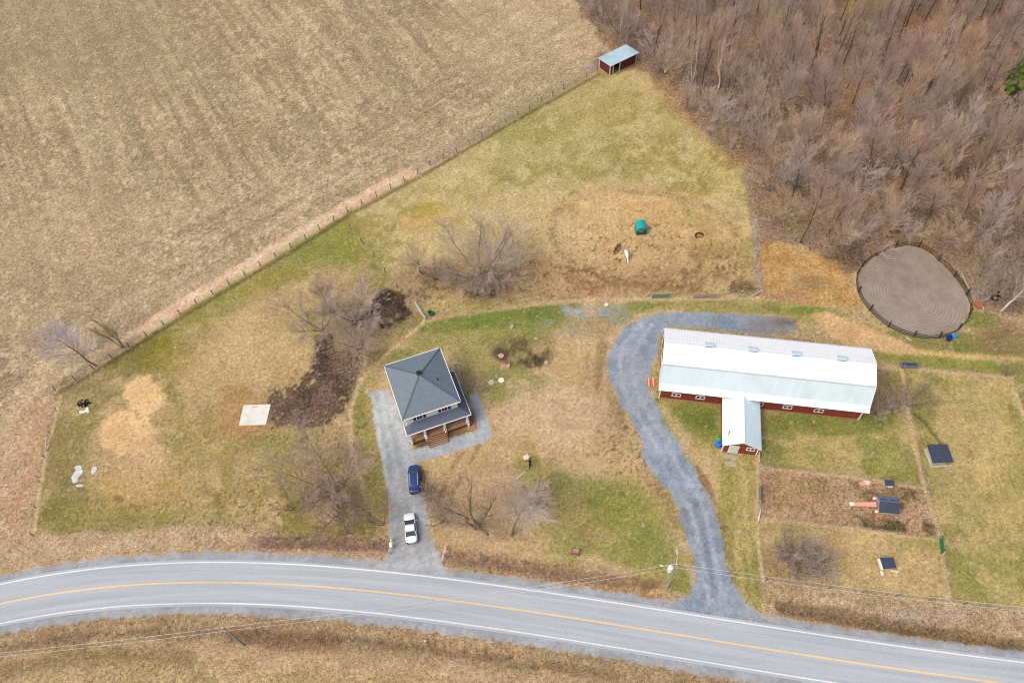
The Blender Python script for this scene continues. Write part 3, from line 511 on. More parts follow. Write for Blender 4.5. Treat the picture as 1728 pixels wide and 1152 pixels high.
# ring rake sand
def arena_mat():
    m = ground_mat('raked_sand', 0.10, 2.0, 0.14, 7.0, 0.2); t = m.node_tree; N = t.nodes; L = t.links
    tc = N.new('ShaderNodeTexCoord'); mp = N.new('ShaderNodeMapping'); mp.vector_type = 'TEXTURE'
    c = PENW.mean(0); mp.inputs['Location'].default_value = (c[0]-.6, c[1]-1.8, 0); mp.inputs['Rotation'].default_value = (0, 0, math.radians(-50)); mp.inputs['Scale'].default_value = (1.12, 0.93, 1)
    L.new(tc.outputs['Object'], mp.inputs[0])
    wv = N.new('ShaderNodeTexWave'); wv.wave_type = 'RINGS'; wv.rings_direction = 'Z'; wv.inputs['Scale'].default_value = 0.62; wv.inputs['Distortion'].default_value = 3.5; wv.inputs['Detail'].default_value = 3; wv.inputs['Detail Scale'].default_value = 0.4
    L.new(mp.outputs[0], wv.inputs[0])
    b = [n for n in N if n.type == 'BSDF_PRINCIPLED'][0]; src = b.inputs['Base Color'].links[0].from_socket
    nn = N.new('ShaderNodeTexNoise'); nn.inputs['Scale'].default_value = 0.1; nn.inputs['Detail'].default_value = 3; L.new(tc.outputs['Object'], nn.inputs[0])
    r2 = N.new('ShaderNodeMapRange'); r2.inputs[1].default_value = 0.38; r2.inputs[2].default_value = 0.62; r2.inputs[3].default_value = 0.02; r2.inputs[4].default_value = 0.27; L.new(nn.outputs[0], r2.inputs[0])
    mm = N.new('ShaderNodeMath'); mm.operation = 'MULTIPLY'; L.new(wv.outputs['Fac'], mm.inputs[0]); L.new(r2.outputs[0], mm.inputs[1])
    mx = N.new('ShaderNodeMixRGB'); mx.inputs[2].default_value = (*alb((206, 194, 184)), 1); L.new(mm.outputs[0], mx.inputs[0]); L.new(src, mx.inputs[1]); L.new(mx.outputs[0], b.inputs['Base Color'])
    return m
sheet('riding_arena', sdP, 0.04, (152, 136, 122), (140, 126, 114), 0.35, 'raked grey brown sand of the round pen', m=arena_mat())

# ------------------------------------------------------------------ road
def ribbon(o0, o1, z, th=0.0):
    P = RL; T = np.gradient(P, axis=0); T /= np.linalg.norm(T, axis=1, keepdims=True); Nn = np.stack([-T[:, 1], T[:, 0]], 1)
    A = P+Nn*o0; B = P+Nn*o1; n = len(P); return A, B, n
def road_mat(name, rgb, rgb2, amt):
    m, t, b = newmat(name); N = t.nodes; L = t.links
    uv = N.new('ShaderNodeUVMap'); mp = N.new('ShaderNodeMapping'); mp.inputs['Scale'].default_value = (0.035, 1.3, 1); L.new(uv.outputs[0], mp.inputs[0])
    n1 = N.new('ShaderNodeTexNoise'); n1.inputs['Scale'].default_value = 1.0; n1.inputs['Detail'].default_value = 6; n1.inputs['Roughness'].default_value = 0.6; L.new(mp.outputs[0], n1.inputs[0])
    cr = N.new('ShaderNodeValToRGB'); cr.color_ramp.elements[0].position = 0.35; cr.color_ramp.elements[1].position = 0.65; cr.color_ramp.elements[0].color = (*alb(rgb2), 1); cr.color_ramp.elements[1].color = (*alb(rgb), 1); L.new(n1.outputs[0], cr.inputs[0])
    tc = N.new('ShaderNodeTexCoord'); n2 = N.new('ShaderNodeTexNoise'); n2.inputs['Scale'].default_value = 3.5; n2.inputs['Detail'].default_value = 8; n2.inputs['Roughness'].default_value = 0.75; L.new(tc.outputs['Object'], n2.inputs[0])
    mr = N.new('ShaderNodeMapRange'); mr.inputs[1].default_value = 0.3; mr.inputs[2].default_value = 0.7; mr.inputs[3].default_value = 1-amt; mr.inputs[4].default_value = 1+amt; L.new(n2.outputs[0], mr.inputs[0])
    vm = N.new('ShaderNodeVectorMath'); vm.operation = 'SCALE'; L.new(cr.outputs[0], vm.inputs[0]); L.new(mr.outputs[0], vm.inputs['Scale']); L.new(vm.outputs[0], b.inputs['Base Color'])
    b.inputs['Roughness'].default_value = 0.85; b.inputs['Specular IOR Level'].default_value = 0.2
    return m
def strip(name, o0, o1, z, m, label, skirt=False):
    A, B, n = ribbon(o0, o1, z); s = np.concatenate([[0], np.cumsum(np.linalg.norm(np.diff(RL, axis=0), axis=1))])
    rows_ = [(A, z, o0), (B, z, o1)]
    if skirt: rows_ = [(A+(A-B)*0.012, -0.1, o0)]+rows_+[(B+(B-A)*0.012, -0.1, o1)]
    V = np.concatenate([np.concatenate([r, np.full((n, 1), zz)], 1) for r, zz, _ in rows_]); k = len(rows_)
    F = np.concatenate([np.stack([np.arange(n-1)+j*n, np.arange(1, n)+j*n, np.arange(1, n)+(j+1)*n, np.arange(n-1)+(j+1)*n], 1) for j in range(k-1)])
    me = np_mesh(name, V, F, m); uvl = me.uv_layers.new(name='UVMap'); UVv = np.concatenate([np.stack([s, np.full(n, oo)], 1) for _, _, oo in rows_])
    uvl.data.foreach_set('uv', UVv[F.ravel()].astype(np.float32).ravel())
    o = link(name, me); return props(o, label, kind='structure')
M_asph = road_mat('weathered_asphalt', (184, 190, 194), (164, 171, 176), 0.10)
strip('road', -3.35, 3.35, 0.07, M_asph, 'pale weathered asphalt two lane road curving past the farm', True)
M_wl = road_mat('white_road_paint', (240, 242, 242), (210, 214, 216), 0.12); M_yl = road_mat('yellow_road_paint', (236, 208, 156), (212, 192, 150), 0.14)
strip('road_marking', 2.86, 3.03, 0.076, M_wl, 'white edge line on the house side of the road')
strip('road_marking', -3.03, -2.86, 0.076, M_wl, 'white edge line on the ditch side of the road')
strip('road_marking', -0.12, 0.12, 0.076, M_yl, 'solid yellow centre line of the road')

# ================================================================== BUILDINGS
WHITE = mat('white_trim', (244, 244, 240), 0.5, 0.03, 2.0)
# ---- the house
hx, hy = -14.53, 66.09
M_shin = mat('grey_shingles', (116, 128, 138), 0.9, 0.14, 5.0, bump=0.4, spec=0.15, dirt=(132, 142, 146), dirtamt=0.5)
M_shin2 = mat('dark_shingles', (98, 106, 122), 0.9, 0.14, 5.0, bump=0.4, spec=0.15, dirt=(112, 118, 130), dirtamt=0.5)
M_sid = mat('white_siding', (240, 242, 242), 0.6, 0.03, 1.0); M_blk = mat('black_paint', (34, 36, 44), 0.5, 0.1); M_glass = mat('dark_glass', (44, 54, 62), 0.12, 0.1, spec=0.6)
M_deck = mat('brown_deck_wood', (164, 128, 98), 0.75, 0.14, 6.0, stretch=(0.4, 6, 1)); M_deckd = mat('reddish_deck_wood', (118, 80, 60), 0.75, 0.14, 4.0)
hs_ = thing('house', 'white two storey house with a grey hip roof and a wrap around porch', 'house', (hx, hy, 0), 0.307)
ZE, ZP = 6.64, 8.95
x0, x1, y0, y1 = -4.1, 4.2, -4.72, 4.9
MB().box(x0, x1, y0, y1, -0.3, ZE-0.05).build('wall', M_sid, hs_)
mb = MB(); nb = int((ZE-0.5)/0.22)
for k in range(nb):
    z = 0.5+k*0.22; mb.box(x0-0.02, x1+0.02, y0-0.02, y0, z, z+0.19).box(x0-0.02, x0, y0, y1, z, z+0.19).box(x1, x1+0.02, y0, y1, z, z+0.19).box(x0, x1, y1, y1+0.02, z, z+0.19)
o = mb.build('siding', M_sid, hs_); o['kind'] = 'stuff'
R_ = [(-4.63, -5.38), (4.69, -5.38), (4.69, 5.36), (-4.63, 5.36)]; ap = (0.0, 0.15, ZP)
for nm, i, j in (('south', 0, 1), ('east', 1, 2), ('north', 2, 3), ('west', 3, 0)):
    a, b = R_[i], R_[j]; MB().add([(a[0], a[1], ZE), (b[0], b[1], ZE), ap, (a[0], a[1], ZE-0.12), (b[0], b[1], ZE-0.12), (0, .15, ZP-0.14)], [(0, 1, 2), (3, 5, 4), (0, 3, 4, 1), (1, 4, 5, 2), (2, 5, 3, 0)]).build('roof_slope', M_shin, hs_)
mb = MB()
for a in R_: mb.beam((a[0], a[1], ZE+0.015), (ap[0], ap[1], ZP+0.02), 0.22, 0.05)
mb.build('hip_cap', mat('hip_shingles', (92, 102, 114), 0.9, 0.1), hs_)
mb = MB()
for i in range(4):
    a, b = R_[i], R_[(i+1) % 4]; mb.beam((a[0], a[1], ZE-0.09), (b[0], b[1], ZE-0.09), 0.16, 0.2)
mb.build('gutter', WHITE, hs_)
MB().box(-4.6, 4.66, -5.3, 5.3, ZE-0.22, ZE-0.13).build('soffit', WHITE, hs_)
vt = MB().box(-0.3, 0.3, 0.1, 0.7, ZP-0.35, ZP+0.12).build('roof_vent', M_blk, hs_); MB().box(-0.36, 0.36, 0.04, 0.76, ZP+0.12, ZP+0.17).build('vent_cap', M_blk, vt)
MB().tube((2.46, -1.1, 7.4), (2.46, -1.1, 8.3), 0.09, n=10).build('vent_pipe', M_blk, hs_)
for xc in (-1.95, 2.1):
    f = MB().box(xc-0.5, xc+0.5, y0-0.08, y0-0.025, 4.45, 5.75).build('window', WHITE, hs_)
    MB().box(xc-0.42, xc-0.02, y0-0.1, y0-0.085, 4.53, 5.67).build('pane', M_glass, f); MB().box(xc+0.02, xc+0.42, y0-0.1, y0-0.085, 4.53, 5.67).build('pane', M_glass, f)
    for sgn in (-1, 1): MB().box(xc+sgn*0.8-0.2, xc+sgn*0.8+0.2, y0-0.085, y0-0.03, 4.45, 5.75).build('shutter', M_blk, hs_)
for xc in (-2.6, 2.6):
    f = MB().box(xc-0.6, xc+0.6, y0-0.08, y0-0.025, 1.7, 3.0).build('window', WHITE, hs_); MB().box(xc-0.5, xc+0.5, y0-0.1, y0-0.085, 1.8, 2.9).build('pane', M_glass, f)
dr = MB().box(-0.7, 0.4, y0-0.09, y0-0.025, 0.95, 3.0).build('door', M_blk, hs_); MB().box(0.2, 0.26, y0-0.13, y0-0.092, 1.9, 2.1).build('handle', WHITE, dr)
for yc in (-2.6, 0.2, 3.0):
    for z in (1.8, 4.45):
        for xx, s_ in ((x1, 1), (x0, -1)):
            a, b = sorted((xx+s_*0.025, xx+s_*0.08)); f = MB().box(a, b, yc-0.45, yc+0.45, z, z+1.2).build('window', WHITE, hs_)
            a, b = sorted((xx+s_*0.085, xx+s_*0.1)); MB().box(a, b, yc-0.38, yc+0.38, z+.08, z+1.12).build('pane', M_glass, f)
# porch
ZT, ZB = 4.2, 3.3
e0, e1 = (-4.6, -6.2), (5.8, -6.2)
MB().slab([(-4.6, -6.25, ZB), (5.8, -6.25, ZB), (4.2, -4.75, ZT), (-3.1, -4.75, ZT)], 0.12).build('porch_roof', M_shin2, hs_)
MB().slab([(5.8, -6.25, ZB), (5.82, 2.35, ZB), (4.22, 2.35, ZT), (4.2, -4.75, ZT)], 0.12).build('porch_roof', M_shin2, hs_)
MB().slab([(-4.6, -4.4, ZB), (-4.6, -6.25, ZB), (-3.1, -4.75, ZT), (-4.12, -4.75, ZB+0.3)], 0.12).build('porch_roof', M_shin2, hs_)
mb = MB(); mb.beam((-4.62, -6.28, ZB-0.06), (5.85, -6.28, ZB-0.06), 0.1, 0.18).beam((5.85, -6.28, ZB-0.06), (5.87, 2.4, ZB-0.06), 0.1, 0.18).beam((-4.64, -6.28, ZB-0.06), (-4.64, -4.4, ZB-0.06), 0.1, 0.18).beam((5.87, 2.4, ZB-.06), (4.25, 2.4, ZT-.06), .1, .18); mb.build('porch_fascia', WHITE, hs_)
MB().box(-4.4, 5.6, -6.05, -4.76, ZB-0.3, ZB-0.15).build('porch_ceiling', WHITE, hs_)
zd = 0.95
for k in range(9):
    y = -6.35+k*0.18; bo = MB().box(-4.45, 5.6, y, y+0.165, zd-0.04, zd).build('deck_board', M_deck, hs_)
mb = MB().box(-4.4, 5.55, -6.3, -6.24, 0.05, zd-0.06).box(5.5, 5.56, -6.2, 2.3, 0.05, zd-0.06).box(-4.4, -4.34, -6.2, -4.75, 0.05, zd-0.06); mb.build('deck_skirt', M_deckd, hs_)
MB().box(4.25, 5.5, -4.7, 2.3, zd-0.06, zd).build('side_deck', M_deck, hs_)
for px in (-4.23, -1.85, 1.4, 5.15):
    p = MB().box(px-0.17, px+0.17, -6.24, -5.9, zd, ZB-0.12).build('porch_post', WHITE, hs_, bevel=0.02)
    MB().box(px-0.23, px+0.23, -6.3, -5.84, zd, zd+0.5).build('post_base', WHITE, p); MB().box(px-0.22, px+0.22, -6.29, -5.85, ZB-0.36, ZB-0.16).build('post_cap', WHITE, p)
    MB().box(px-0.16, px+0.16, -6.5, -6.32, -0.1, zd-0.05).build('pier', WHITE, p)
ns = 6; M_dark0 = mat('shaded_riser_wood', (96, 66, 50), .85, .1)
for k in range(ns):
    y = -6.37-(k+1)*0.26; z = zd-(k+1)*zd/(ns+1)
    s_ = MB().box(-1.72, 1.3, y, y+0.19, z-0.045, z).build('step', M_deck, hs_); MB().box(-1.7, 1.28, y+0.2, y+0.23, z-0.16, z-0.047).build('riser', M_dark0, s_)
for xx in (-1.78, 1.36):
    MB().add([(xx-0.03, -6.37, -.1), (xx+0.03, -6.37, -.1), (xx+0.03, -6.37, zd-.05), (xx-0.03, -6.37, zd-.05), (xx-0.03, -8.0, -.1), (xx+0.03, -8.0, -.1), (xx+0.03, -8.0, 0.1), (xx-0.03, -8.0, .1)], [(0, 1, 2, 3), (7, 6, 5, 4), (0, 4, 5, 1), (1, 5, 6, 2), (2, 6, 7, 3), (3, 7, 4, 0)]).build('stringer', M_deckd, hs_)
hr = MB(); hr.beam((1.4, -6.2, zd+0.9), (1.4, -8.0, 0.95), 0.06, 0.08)
for k in range(8):
    f_ = k/7; hr.beam((1.4, -6.2-1.8*f_, zd*(1-f_)+0.05), (1.4, -6.2-1.8*f_, zd+0.9-(zd-0.05)*f_), 0.04, 0.04)
hr.build('handrail', M_deckd, hs_)
# flower bed shrubs by the porch and reddish boards at its corner: separate things further down

# ---- the barn
bx, by, yb = 39.6, 66.7, -0.1974
M_red = mat('red_barn_boards', (140, 62, 52), 0.8, 0.16, 7.0, stretch=(5, 5, 0.3), dirt=(112, 52, 46), dirtamt=0.6)
M_roofw = mat('white_metal_roof', (252, 253, 254), 0.42, 0.02, 0.6, metal=0.0, spec=0.5, dirt=(222, 226, 226), dirtamt=0.5)
M_roofl = mat('sky_tinted_white_roof', (212, 230, 237), 0.4, 0.04, 0.8, spec=0.5, dirt=(192, 210, 216), dirtamt=0.7, stretch=(1.5, .3, .3))  # same white metal; bluish sky reflection of steep and east slopes put into the colour
M_louv = mat('grey_louvre', (186, 208, 216), 0.5, 0.06)
brn = thing('barn', 'long red barn with a white gambrel metal roof, ridge vents and a side wing', 'barn', (bx, by, 0), yb)
BX0, BX1, BY = -15.6, 15.6, 4.9
prof = [(5.85, 3.62), (5.2, 4.35), (3.5, 7.63), (0, 8.95), (-3.5, 7.63), (-5.05, 4.55), (-5.82, 3.67)]
# side walls and gable ends
wl = MB().box(BX0, BX1, -BY, -BY+0.15, -0.4, 3.95).box(BX0, BX1, BY-0.15, BY, -0.4, 3.95)
for xx in (BX0, BX1-0.15):
    pr = [(-BY, -0.4), (-BY, 3.95), (-3.45, 7.45), (0, 8.75), (3.45, 7.45), (BY, 3.95), (BY, -0.4)]; n = len(pr)
    wl.add([(xx, a, b) for a, b in pr]+[(xx+0.15, a, b) for a, b in pr], [tuple(range(n)), tuple(range(2*n-1, n-1, -1))]+[(i, i+n, (i+1) % n+n, (i+1) % n) for i in range(n)])
wl.build('wall', M_red, brn)
bt = MB(); k = BX0+0.3
while k < BX1: bt.box(k, k+0.05, -BY-0.03, -BY, 0.1, 3.7); bt.box(k, k+0.05, BY, BY+0.03, 0.1, 3.7); k += 0.4
yy = -4.7
while yy < 4.7:
    zt = 8.6-abs(yy)*0.37 if abs(yy) < 3.45 else 7.3-(abs(yy)-3.45)*2.4
    bt.box(BX0-0.03, BX0, yy, yy+0.05, 0.1, zt); bt.box(BX1, BX1+0.03, yy, yy+0.05, 0.1, zt); yy += 0.4
o = bt.build('batten', M_red, brn); o['kind'] = 'stuff'
RX0, RX1 = -16.0, 16.0
for i in range(6):
    (ya, za), (yb2, zb) = prof[i], prof[i+1]; mm = M_roofw if i in (2, 3) else M_roofl
    if i in (0, 5): mm = M_roofw
    MB().slab([(RX0, yb2, zb), (RX1, yb2, zb), (RX1, ya, za), (RX0, ya, za)][::1], 0.06).build('roof_sheet', mm, brn)
rb = MB(); k = RX0+0.02
while k < RX1-0.05:
    for i in range(6):
        (ya, za), (yb2, zb) = prof[i], prof[i+1]; rb.beam((k, ya, za+0.012), (k, yb2, zb+0.012), 0.04, 0.025)
    k += 0.45
o = rb.build('roof_rib', mat('roof_rib_metal', (214, 230, 236), .4, .03), brn); o['kind'] = 'stuff'
rc = MB().beam((RX0, -0.14, 8.93), (RX1, -0.14, 8.93), 0.32, 0.05).beam((RX0, 0.14, 8.93), (RX1, 0.14, 8.93), 0.32, 0.05); rc.build('ridge_cap', mat('ridge_metal', (226, 234, 236), 0.4, 0.04), brn)
MB().beam((RX0, -3.52, 7.64), (RX1, -3.52, 7.64), 0.2, 0.05).beam((RX0, 3.52, 7.64), (RX1, 3.52, 7.64), 0.2, 0.05).build('knee_flashing', mat('grey_flashing', (186, 198, 202), 0.4, 0.05), brn)
for i in range(6):
    (ya, za), (yb2, zb) = prof[i], prof[i+1]
    for xx in (RX0-0.02, RX1+0.02): MB().beam((xx, ya, za-0.1), (xx, yb2, zb-0.1), 0.05, 0.24).build('bargeboard', WHITE, brn)
for fr in (.216, .422, .628, .838):
    xc = RX0+fr*32; v_ = MB().box(xc-0.62, xc+0.62, -0.3, 0.3, 8.9, 9.25).build('ridge_vent', M_louv, brn)
    for s_ in (-1, 1): MB().box(xc-0.55, xc+0.55, s_*0.32-0.012, s_*0.32+0.012, 9.0, 9.2).build('louvre', M_blk, v_)
    MB().slab([(xc-0.7, -0.42, 9.27), (xc+0.7, -0.42, 9.27), (xc+0.7, 0, 9.36), (xc-0.7, 0, 9.36)], 0.03).build('vent_lid', M_louv, v_); MB().slab([(xc-0.7, 0, 9.36), (xc+0.7, 0, 9.36), (xc+0.7, 0.42, 9.27), (xc-0.7, 0.42, 9.27)], 0.03).build('vent_lid', M_louv, v_)
def barn_window(parent, xc, yw, zc, wd=1.45, ht=0.95):
    f = MB(); t_ = 0.14
    f.box(xc-wd/2, xc+wd/2, yw-0.09, yw-0.035, zc-ht/2, zc-ht/2+t_).box(xc-wd/2, xc+wd/2, yw-0.09, yw-0.035, zc+ht/2-t_, zc+ht/2).box(xc-wd/2, xc-wd/2+t_, yw-0.09, yw-0.035, zc-ht/2+t_, zc+ht/2-t_).box(xc+wd/2-t_, xc+wd/2, yw-0.09, yw-0.035, zc-ht/2+t_, zc+ht/2-t_).box(xc-0.07, xc+0.07, yw-0.09, yw-0.035, zc-ht/2+t_, zc+ht/2-t_)
    f = f.build('window', WHITE, parent)
    MB().box(xc-wd/2+t_, xc-0.07, yw-0.05, yw-0.037, zc-ht/2+t_, zc+ht/2-t_).build('pane', M_glass, f); MB().box(xc+0.07, xc+wd/2-t_, yw-0.05, yw-0.037, zc-ht/2+t_, zc+ht/2-t_).build('pane', M_glass, f)
for d in (3.0, 6.8, 15.95, 20.4, 25.2): barn_window(brn, RX0+d, -BY, 1.45)
for xx in (BX0, BX1):
    for yy in (-BY, BY):
        MB().box(xx-0.09, xx+0.09, yy-0.09, yy+0.09, 0, 3.85).build('corner_board', WHITE, brn)
MB().box(BX0-0.1, BX0-0.03, -0.2, 2.6, 0, 3.0).build('barn_door', mat('brown_red_door', (150, 90, 76), 0.8, 0.1), brn); MB().box(BX0-0.14, BX0-0.105, -2.6, -0.3, 0, 3.0).build('barn_door', WHITE, brn)
MB().box(BX0-0.2, BX0-0.105, -2.7, 2.8, 3.02, 3.12).build('door_track', WHITE, brn)
MB().box(BX0+0.05, BX1-0.05, -BY-0.08, -BY-0.001, -0.3, 0.14).build('sill_board', mat('weathered_board', (160, 128, 96), 0.9, 0.15), brn)
# wing
AX0, AX1, AY0, AY1 = -5.62, -0.42, -13.35, -4.7; AR, AE = 4.15, 2.72; xm = (AX0+AX1)/2
wl = MB().box(AX0, AX0+0.12, AY0+0.12, AY1-0.25, -0.4, AE).box(AX1-0.12, AX1, AY0+0.12, AY1-0.25, -0.4, AE)
pr = [(AX0, -0.4), (AX1, -0.4), (AX1, AE), (xm, AR-0.12), (AX0, AE)]; n = 5
wl.add([(a, AY0, b) for a, b in pr]+[(a, AY0+0.12, b) for a, b in pr], [tuple(range(n)), tuple(range(2*n-1, n-1, -1))]+[(i, i+n, (i+1) % n+n, (i+1) % n) for i in range(n)])
wl.build('wing_wall', M_red, brn)
ex0, ex1, ze = AX0-0.32, AX1+0.32, AE-0.12
# the wing roof runs into the lower slope of the barn: ridge end where heights meet
def barn_y(z): return -(5.82-(z-3.67)*(0.77/0.88)) if z < 4.55 else -(5.05-(z-4.55)*(1.55/3.08))
yr = barn_y(AR)+0.12
MB().slab([(ex0, AY0-0.4, ze), (xm, AY0-0.4, AR), (xm, yr, AR), (ex0, -5.0, ze)], 0.06).build('wing_roof', M_roofw, brn)
MB().slab([(xm, AY0-0.4, AR), (ex1, AY0-0.4, ze), (ex1, -5.0, ze), (xm, yr, AR)], 0.06).build('wing_roof', M_roofl, brn)  # east slope of the white roof, its cooler light put into the colour
rb = MB(); yy = AY0-0.3
while yy < -5.9:
    rb.beam((ex0, yy, ze+0.015), (xm, yy, AR+0.015), 0.05, 0.04).beam((xm, yy, AR+0.015), (ex1, yy, ze+0.015), 0.05, 0.04); yy += 0.45
o = rb.build('wing_roof_rib', MC['roof_rib_metal'], brn); o['kind'] = 'stuff'
MB().beam((xm, AY0-0.42, AR+0.02), (xm, yr, AR+0.02), 0.3, 0.05).build('wing_ridge_cap', WHITE, brn)
for a, b in (((ex0, ze), (xm, AR)), ((xm, AR), (ex1, ze))): MB().beam((a[0], AY0-0.43, a[1]-0.08), (b[0], AY0-0.43, b[1]-0.08), 0.04, 0.16).build('wing_bargeboard', WHITE, brn)
dr = MB().box(-4.75, -3.25, AY0-0.09, AY0-0.03, 0.05, 2.25).build('door', WHITE, brn); MB().box(-4.6, -3.4, AY0-0.11, AY0-0.092, 0.2, 2.1).build('door_panel', mat('pale_blue_door', (206, 226, 226), 0.5, 0.04), dr); MB().box(-3.42, -3.34, AY0-0.16, AY0-0.092, 1.05, 1.15).build('handle', M_blk, dr)
barn_window(brn, -1.55, AY0, 1.75, 1.3, 0.95)
for xx in (AX0, AX1): MB().box(xx-0.08, xx+0.08, AY0-0.06, AY0+0.08, 0, AE-0.1).build('wing_corner_board', WHITE, brn)
MB().beam((xm-0.45, AY0-0.06, AR-0.55), (xm, AY0-0.06, AR-0.28), 0.04, 0.12).beam((xm, AY0-0.06, AR-0.28), (xm+0.45, AY0-0.06, AR-0.55), 0.04, 0.12).build('gable_trim', WHITE, brn)
MB().path([(-5.2, -12.2, 3.02), (-5.1, -12.0, 3.14), (-4.95, -11.75, 3.2), (-5.05, -11.4, 3.18), (-5.3, -11.3, 3.0)], 0.05).build('hose_hook', M_blk, brn)
def stone(nm, label, u, v, sx, sy, rz, m_, cat='stone', group=None, h=0.14):
    c = G(u, v); o = MB(); k = 9; ring_ = []
    for i in range(k):
        a = 2*PI*i/k; r = 0.5*(1+random.uniform(-.14, .14)); ring_.append((math.cos(a)*r*sx, math.sin(a)*r*sy))
    V = [(x, y, -0.1) for x, y in ring_]+[(x*0.97, y*0.97, h*0.8) for x, y in ring_]+[(x*0.8, y*0.8, h) for x, y in ring_]
    F = [tuple(range(k-1, -1, -1)), tuple(range(2*k, 3*k))]+[(j*k+i, j*k+(i+1) % k, (j+1)*k+(i+1) % k, (j+1)*k+i) for j in range(2) for i in range(k)]
    ob = o.add(V, F).build(nm, m_); ob.location = (c[0], c[1], 0); ob.rotation_euler = (0, 0, rz); return props(ob, label, cat, group)
M_flag = mat('grey_flagstone', (172, 160, 142), 0.9, 0.12, 3.0, bump=0.3)
stone('paving_slab', 'grey flagstone at the left of the barn wing door', 1224, 770, 1.2, 0.95, -0.1, M_flag, 'paving slab', 'flagstones at the barn wing door', 0.08)
stone('paving_slab', 'grey flagstone right below the barn wing door', 1236, 772, 1.4, 0.95, -0.3, M_flag, 'paving slab', 'flagstones at the barn wing door', 0.08)
stone('paving_slab', 'grey flagstone lying lowest, farthest from the barn wing door', 1234, 783, 1.8, 1.1, -0.2, M_flag, 'paving slab', 'flagstones at the barn wing door', 0.08)

# ---- run-in shed by the wood
sh = thing('run_in_shed', 'small dark red field shed with a pale metal roof at the edge of the wood', 'shed', (25.4, 149.4, 0), 0.565)
L_, D_ = 7.55, 3.75
M_dred = mat('dark_red_boards', (104, 48, 48), 0.85, 0.2, 6.0, stretch=(5, 5, 0.4), dirt=(66, 36, 36), dirtamt=0.7)
M_shr = mat('pale_blue_metal_roof', (178, 204, 214), 0.35, 0.08, 0.7, spec=0.5, dirt=(150, 172, 184), dirtamt=0.7)
MB().box(0, 0.1, 0.1, D_, -0.2, 2.42).build('end_wall', M_dred, sh); MB().box(L_-0.1, L_, 0.1, D_, -0.2, 2.42).build('end_wall', M_dred, sh); MB().box(0.1, L_-0.1, D_-0.1, D_, -0.2, 2.2).build('back_wall', M_dred, sh)
MB().box(2.75, L_, 0, 0.1, -0.2, 2.5).build('front_wall', M_dred, sh); MB().box(0, 0.75, 0, 0.1, -0.2, 2.5).build('front_wall', M_dred, sh)
bt = MB(); k = 0.1
while k < D_: bt.box(-0.025, 0, k, k+0.05, 0, 2.35); k += 0.35
k = 2.9
while k < L_: bt.box(k, k+0.05, -0.025, 0, 0, 2.4); k += 0.35
bt.build('batten', M_dred, sh)['kind'] = 'stuff'
ca, sa = -0.35, 0
MB().slab([(-0.35, -0.45, 2.72), (L_+0.4, -0.45, 2.72), (L_+0.4, D_+0.4, 2.36), (-0.35, D_+0.4, 2.36)], 0.07).build('roof', M_shr, sh)
rb = MB(); k = -0.3
while k < L_+0.4: rb.beam((k, -0.45, 2.735), (k, D_+0.4, 2.375), 0.04, 0.03); k += 0.4
rb.build('roof_rib', M_shr, sh)['kind'] = 'stuff'
M_wp = mat('weathered_white_post', (206, 196, 186), 0.8, 0.08)
for a, b in ((0, 0), (0.8, -0.06), (2.7, -0.06), (L_, 0), (0, D_), (L_, D_)): MB().box(a-0.1, a+0.1, b-0.1, b+0.1, -0.2, 2.4+(0.12 if b < 1 else 0)).build('post', M_wp, sh)

# ---- small animal houses in the pens
M_tar = mat('dark_blue_shingles', (60, 68, 86), 0.85, 0.12, 5.0, dirt=(84, 90, 108), dirtamt=0.5); M_tarl = mat('mid_blue_shingles', (112, 124, 152), 0.85, 0.12, 5.0)
M_old = mat('grey_weathered_boards', (184, 180, 170), 0.9, 0.14, 5.0, stretch=(1, 1, 4)); M_cream = mat('cream_boards', (238, 232, 210), 0.7, 0.05); M_pink = mat('salmon_painted_boards', (226, 158, 138), 0.8, 0.1, 4.0)
def frame_at(P, z):
    W = [G(*p, z) for p in P]; c = sum(W)/4; a = (W[1]-W[0]+W[2]-W[3])/2; b = (W[0]-W[3]+W[1]-W[2])/2
    return c, np.linalg.norm(a), np.linalg.norm(b), math.atan2(a[1], a[0])
c, wx, wy, rz = frame_at([(1568.4, 750.5), (1601, 750.5), (1606.7, 777.8), (1570, 781)], 1.1)
s1 = thing('animal_shelter', 'low wide shelter with a flat dark blue roof in the right hand pasture', 'shelter', (c[0], c[1], 0), rz)
MB().slab([(-wx/2, -wy/2, 1.0), (wx/2, -wy/2, 1.0), (wx/2, wy/2, 1.25), (-wx/2, wy/2, 1.25)], 0.07).build('roof', M_tar, s1)
MB().box(-wx/2+.12, -wx/2+.2, -wy/2+.15, wy/2-.15, 0, 0.95).build('side_wall', M_old, s1); MB().box(wx/2-.2, wx/2-.12, -wy/2+.15, wy/2-.15, 0, .95).build('side_wall', M_old, s1); MB().box(-wx/2+.2, wx/2-.2, wy/2-.22, wy/2-.15, 0, 1.1).build('back_wall', M_old, s1); MB().box(-wx/2+.2, wx/2-.9, -wy/2+.15, -wy/2+.22, 0, .85).build('front_wall', M_old, s1)
MB().beam((-wx/2, -wy/2-.12, .1), (wx/2+.1, -wy/2-.12, .1), .14, .12).build('skid', M_wp, s1); MB().beam((-wx/2+.05, -wy/2, .1), (-wx/2+.05, wy/2, .1), .12, .12).build('skid', M_wp, s1)
c, wx, wy, rz = frame_at([(1493.5, 809.6), (1508.8, 810.5), (1509.3, 819.6), (1493, 818)], 1.0)
s2 = thing('hen_coop', 'tiny dark roofed coop with a white front on the bare pen top fence', 'coop', (c[0], c[1], 0), rz)
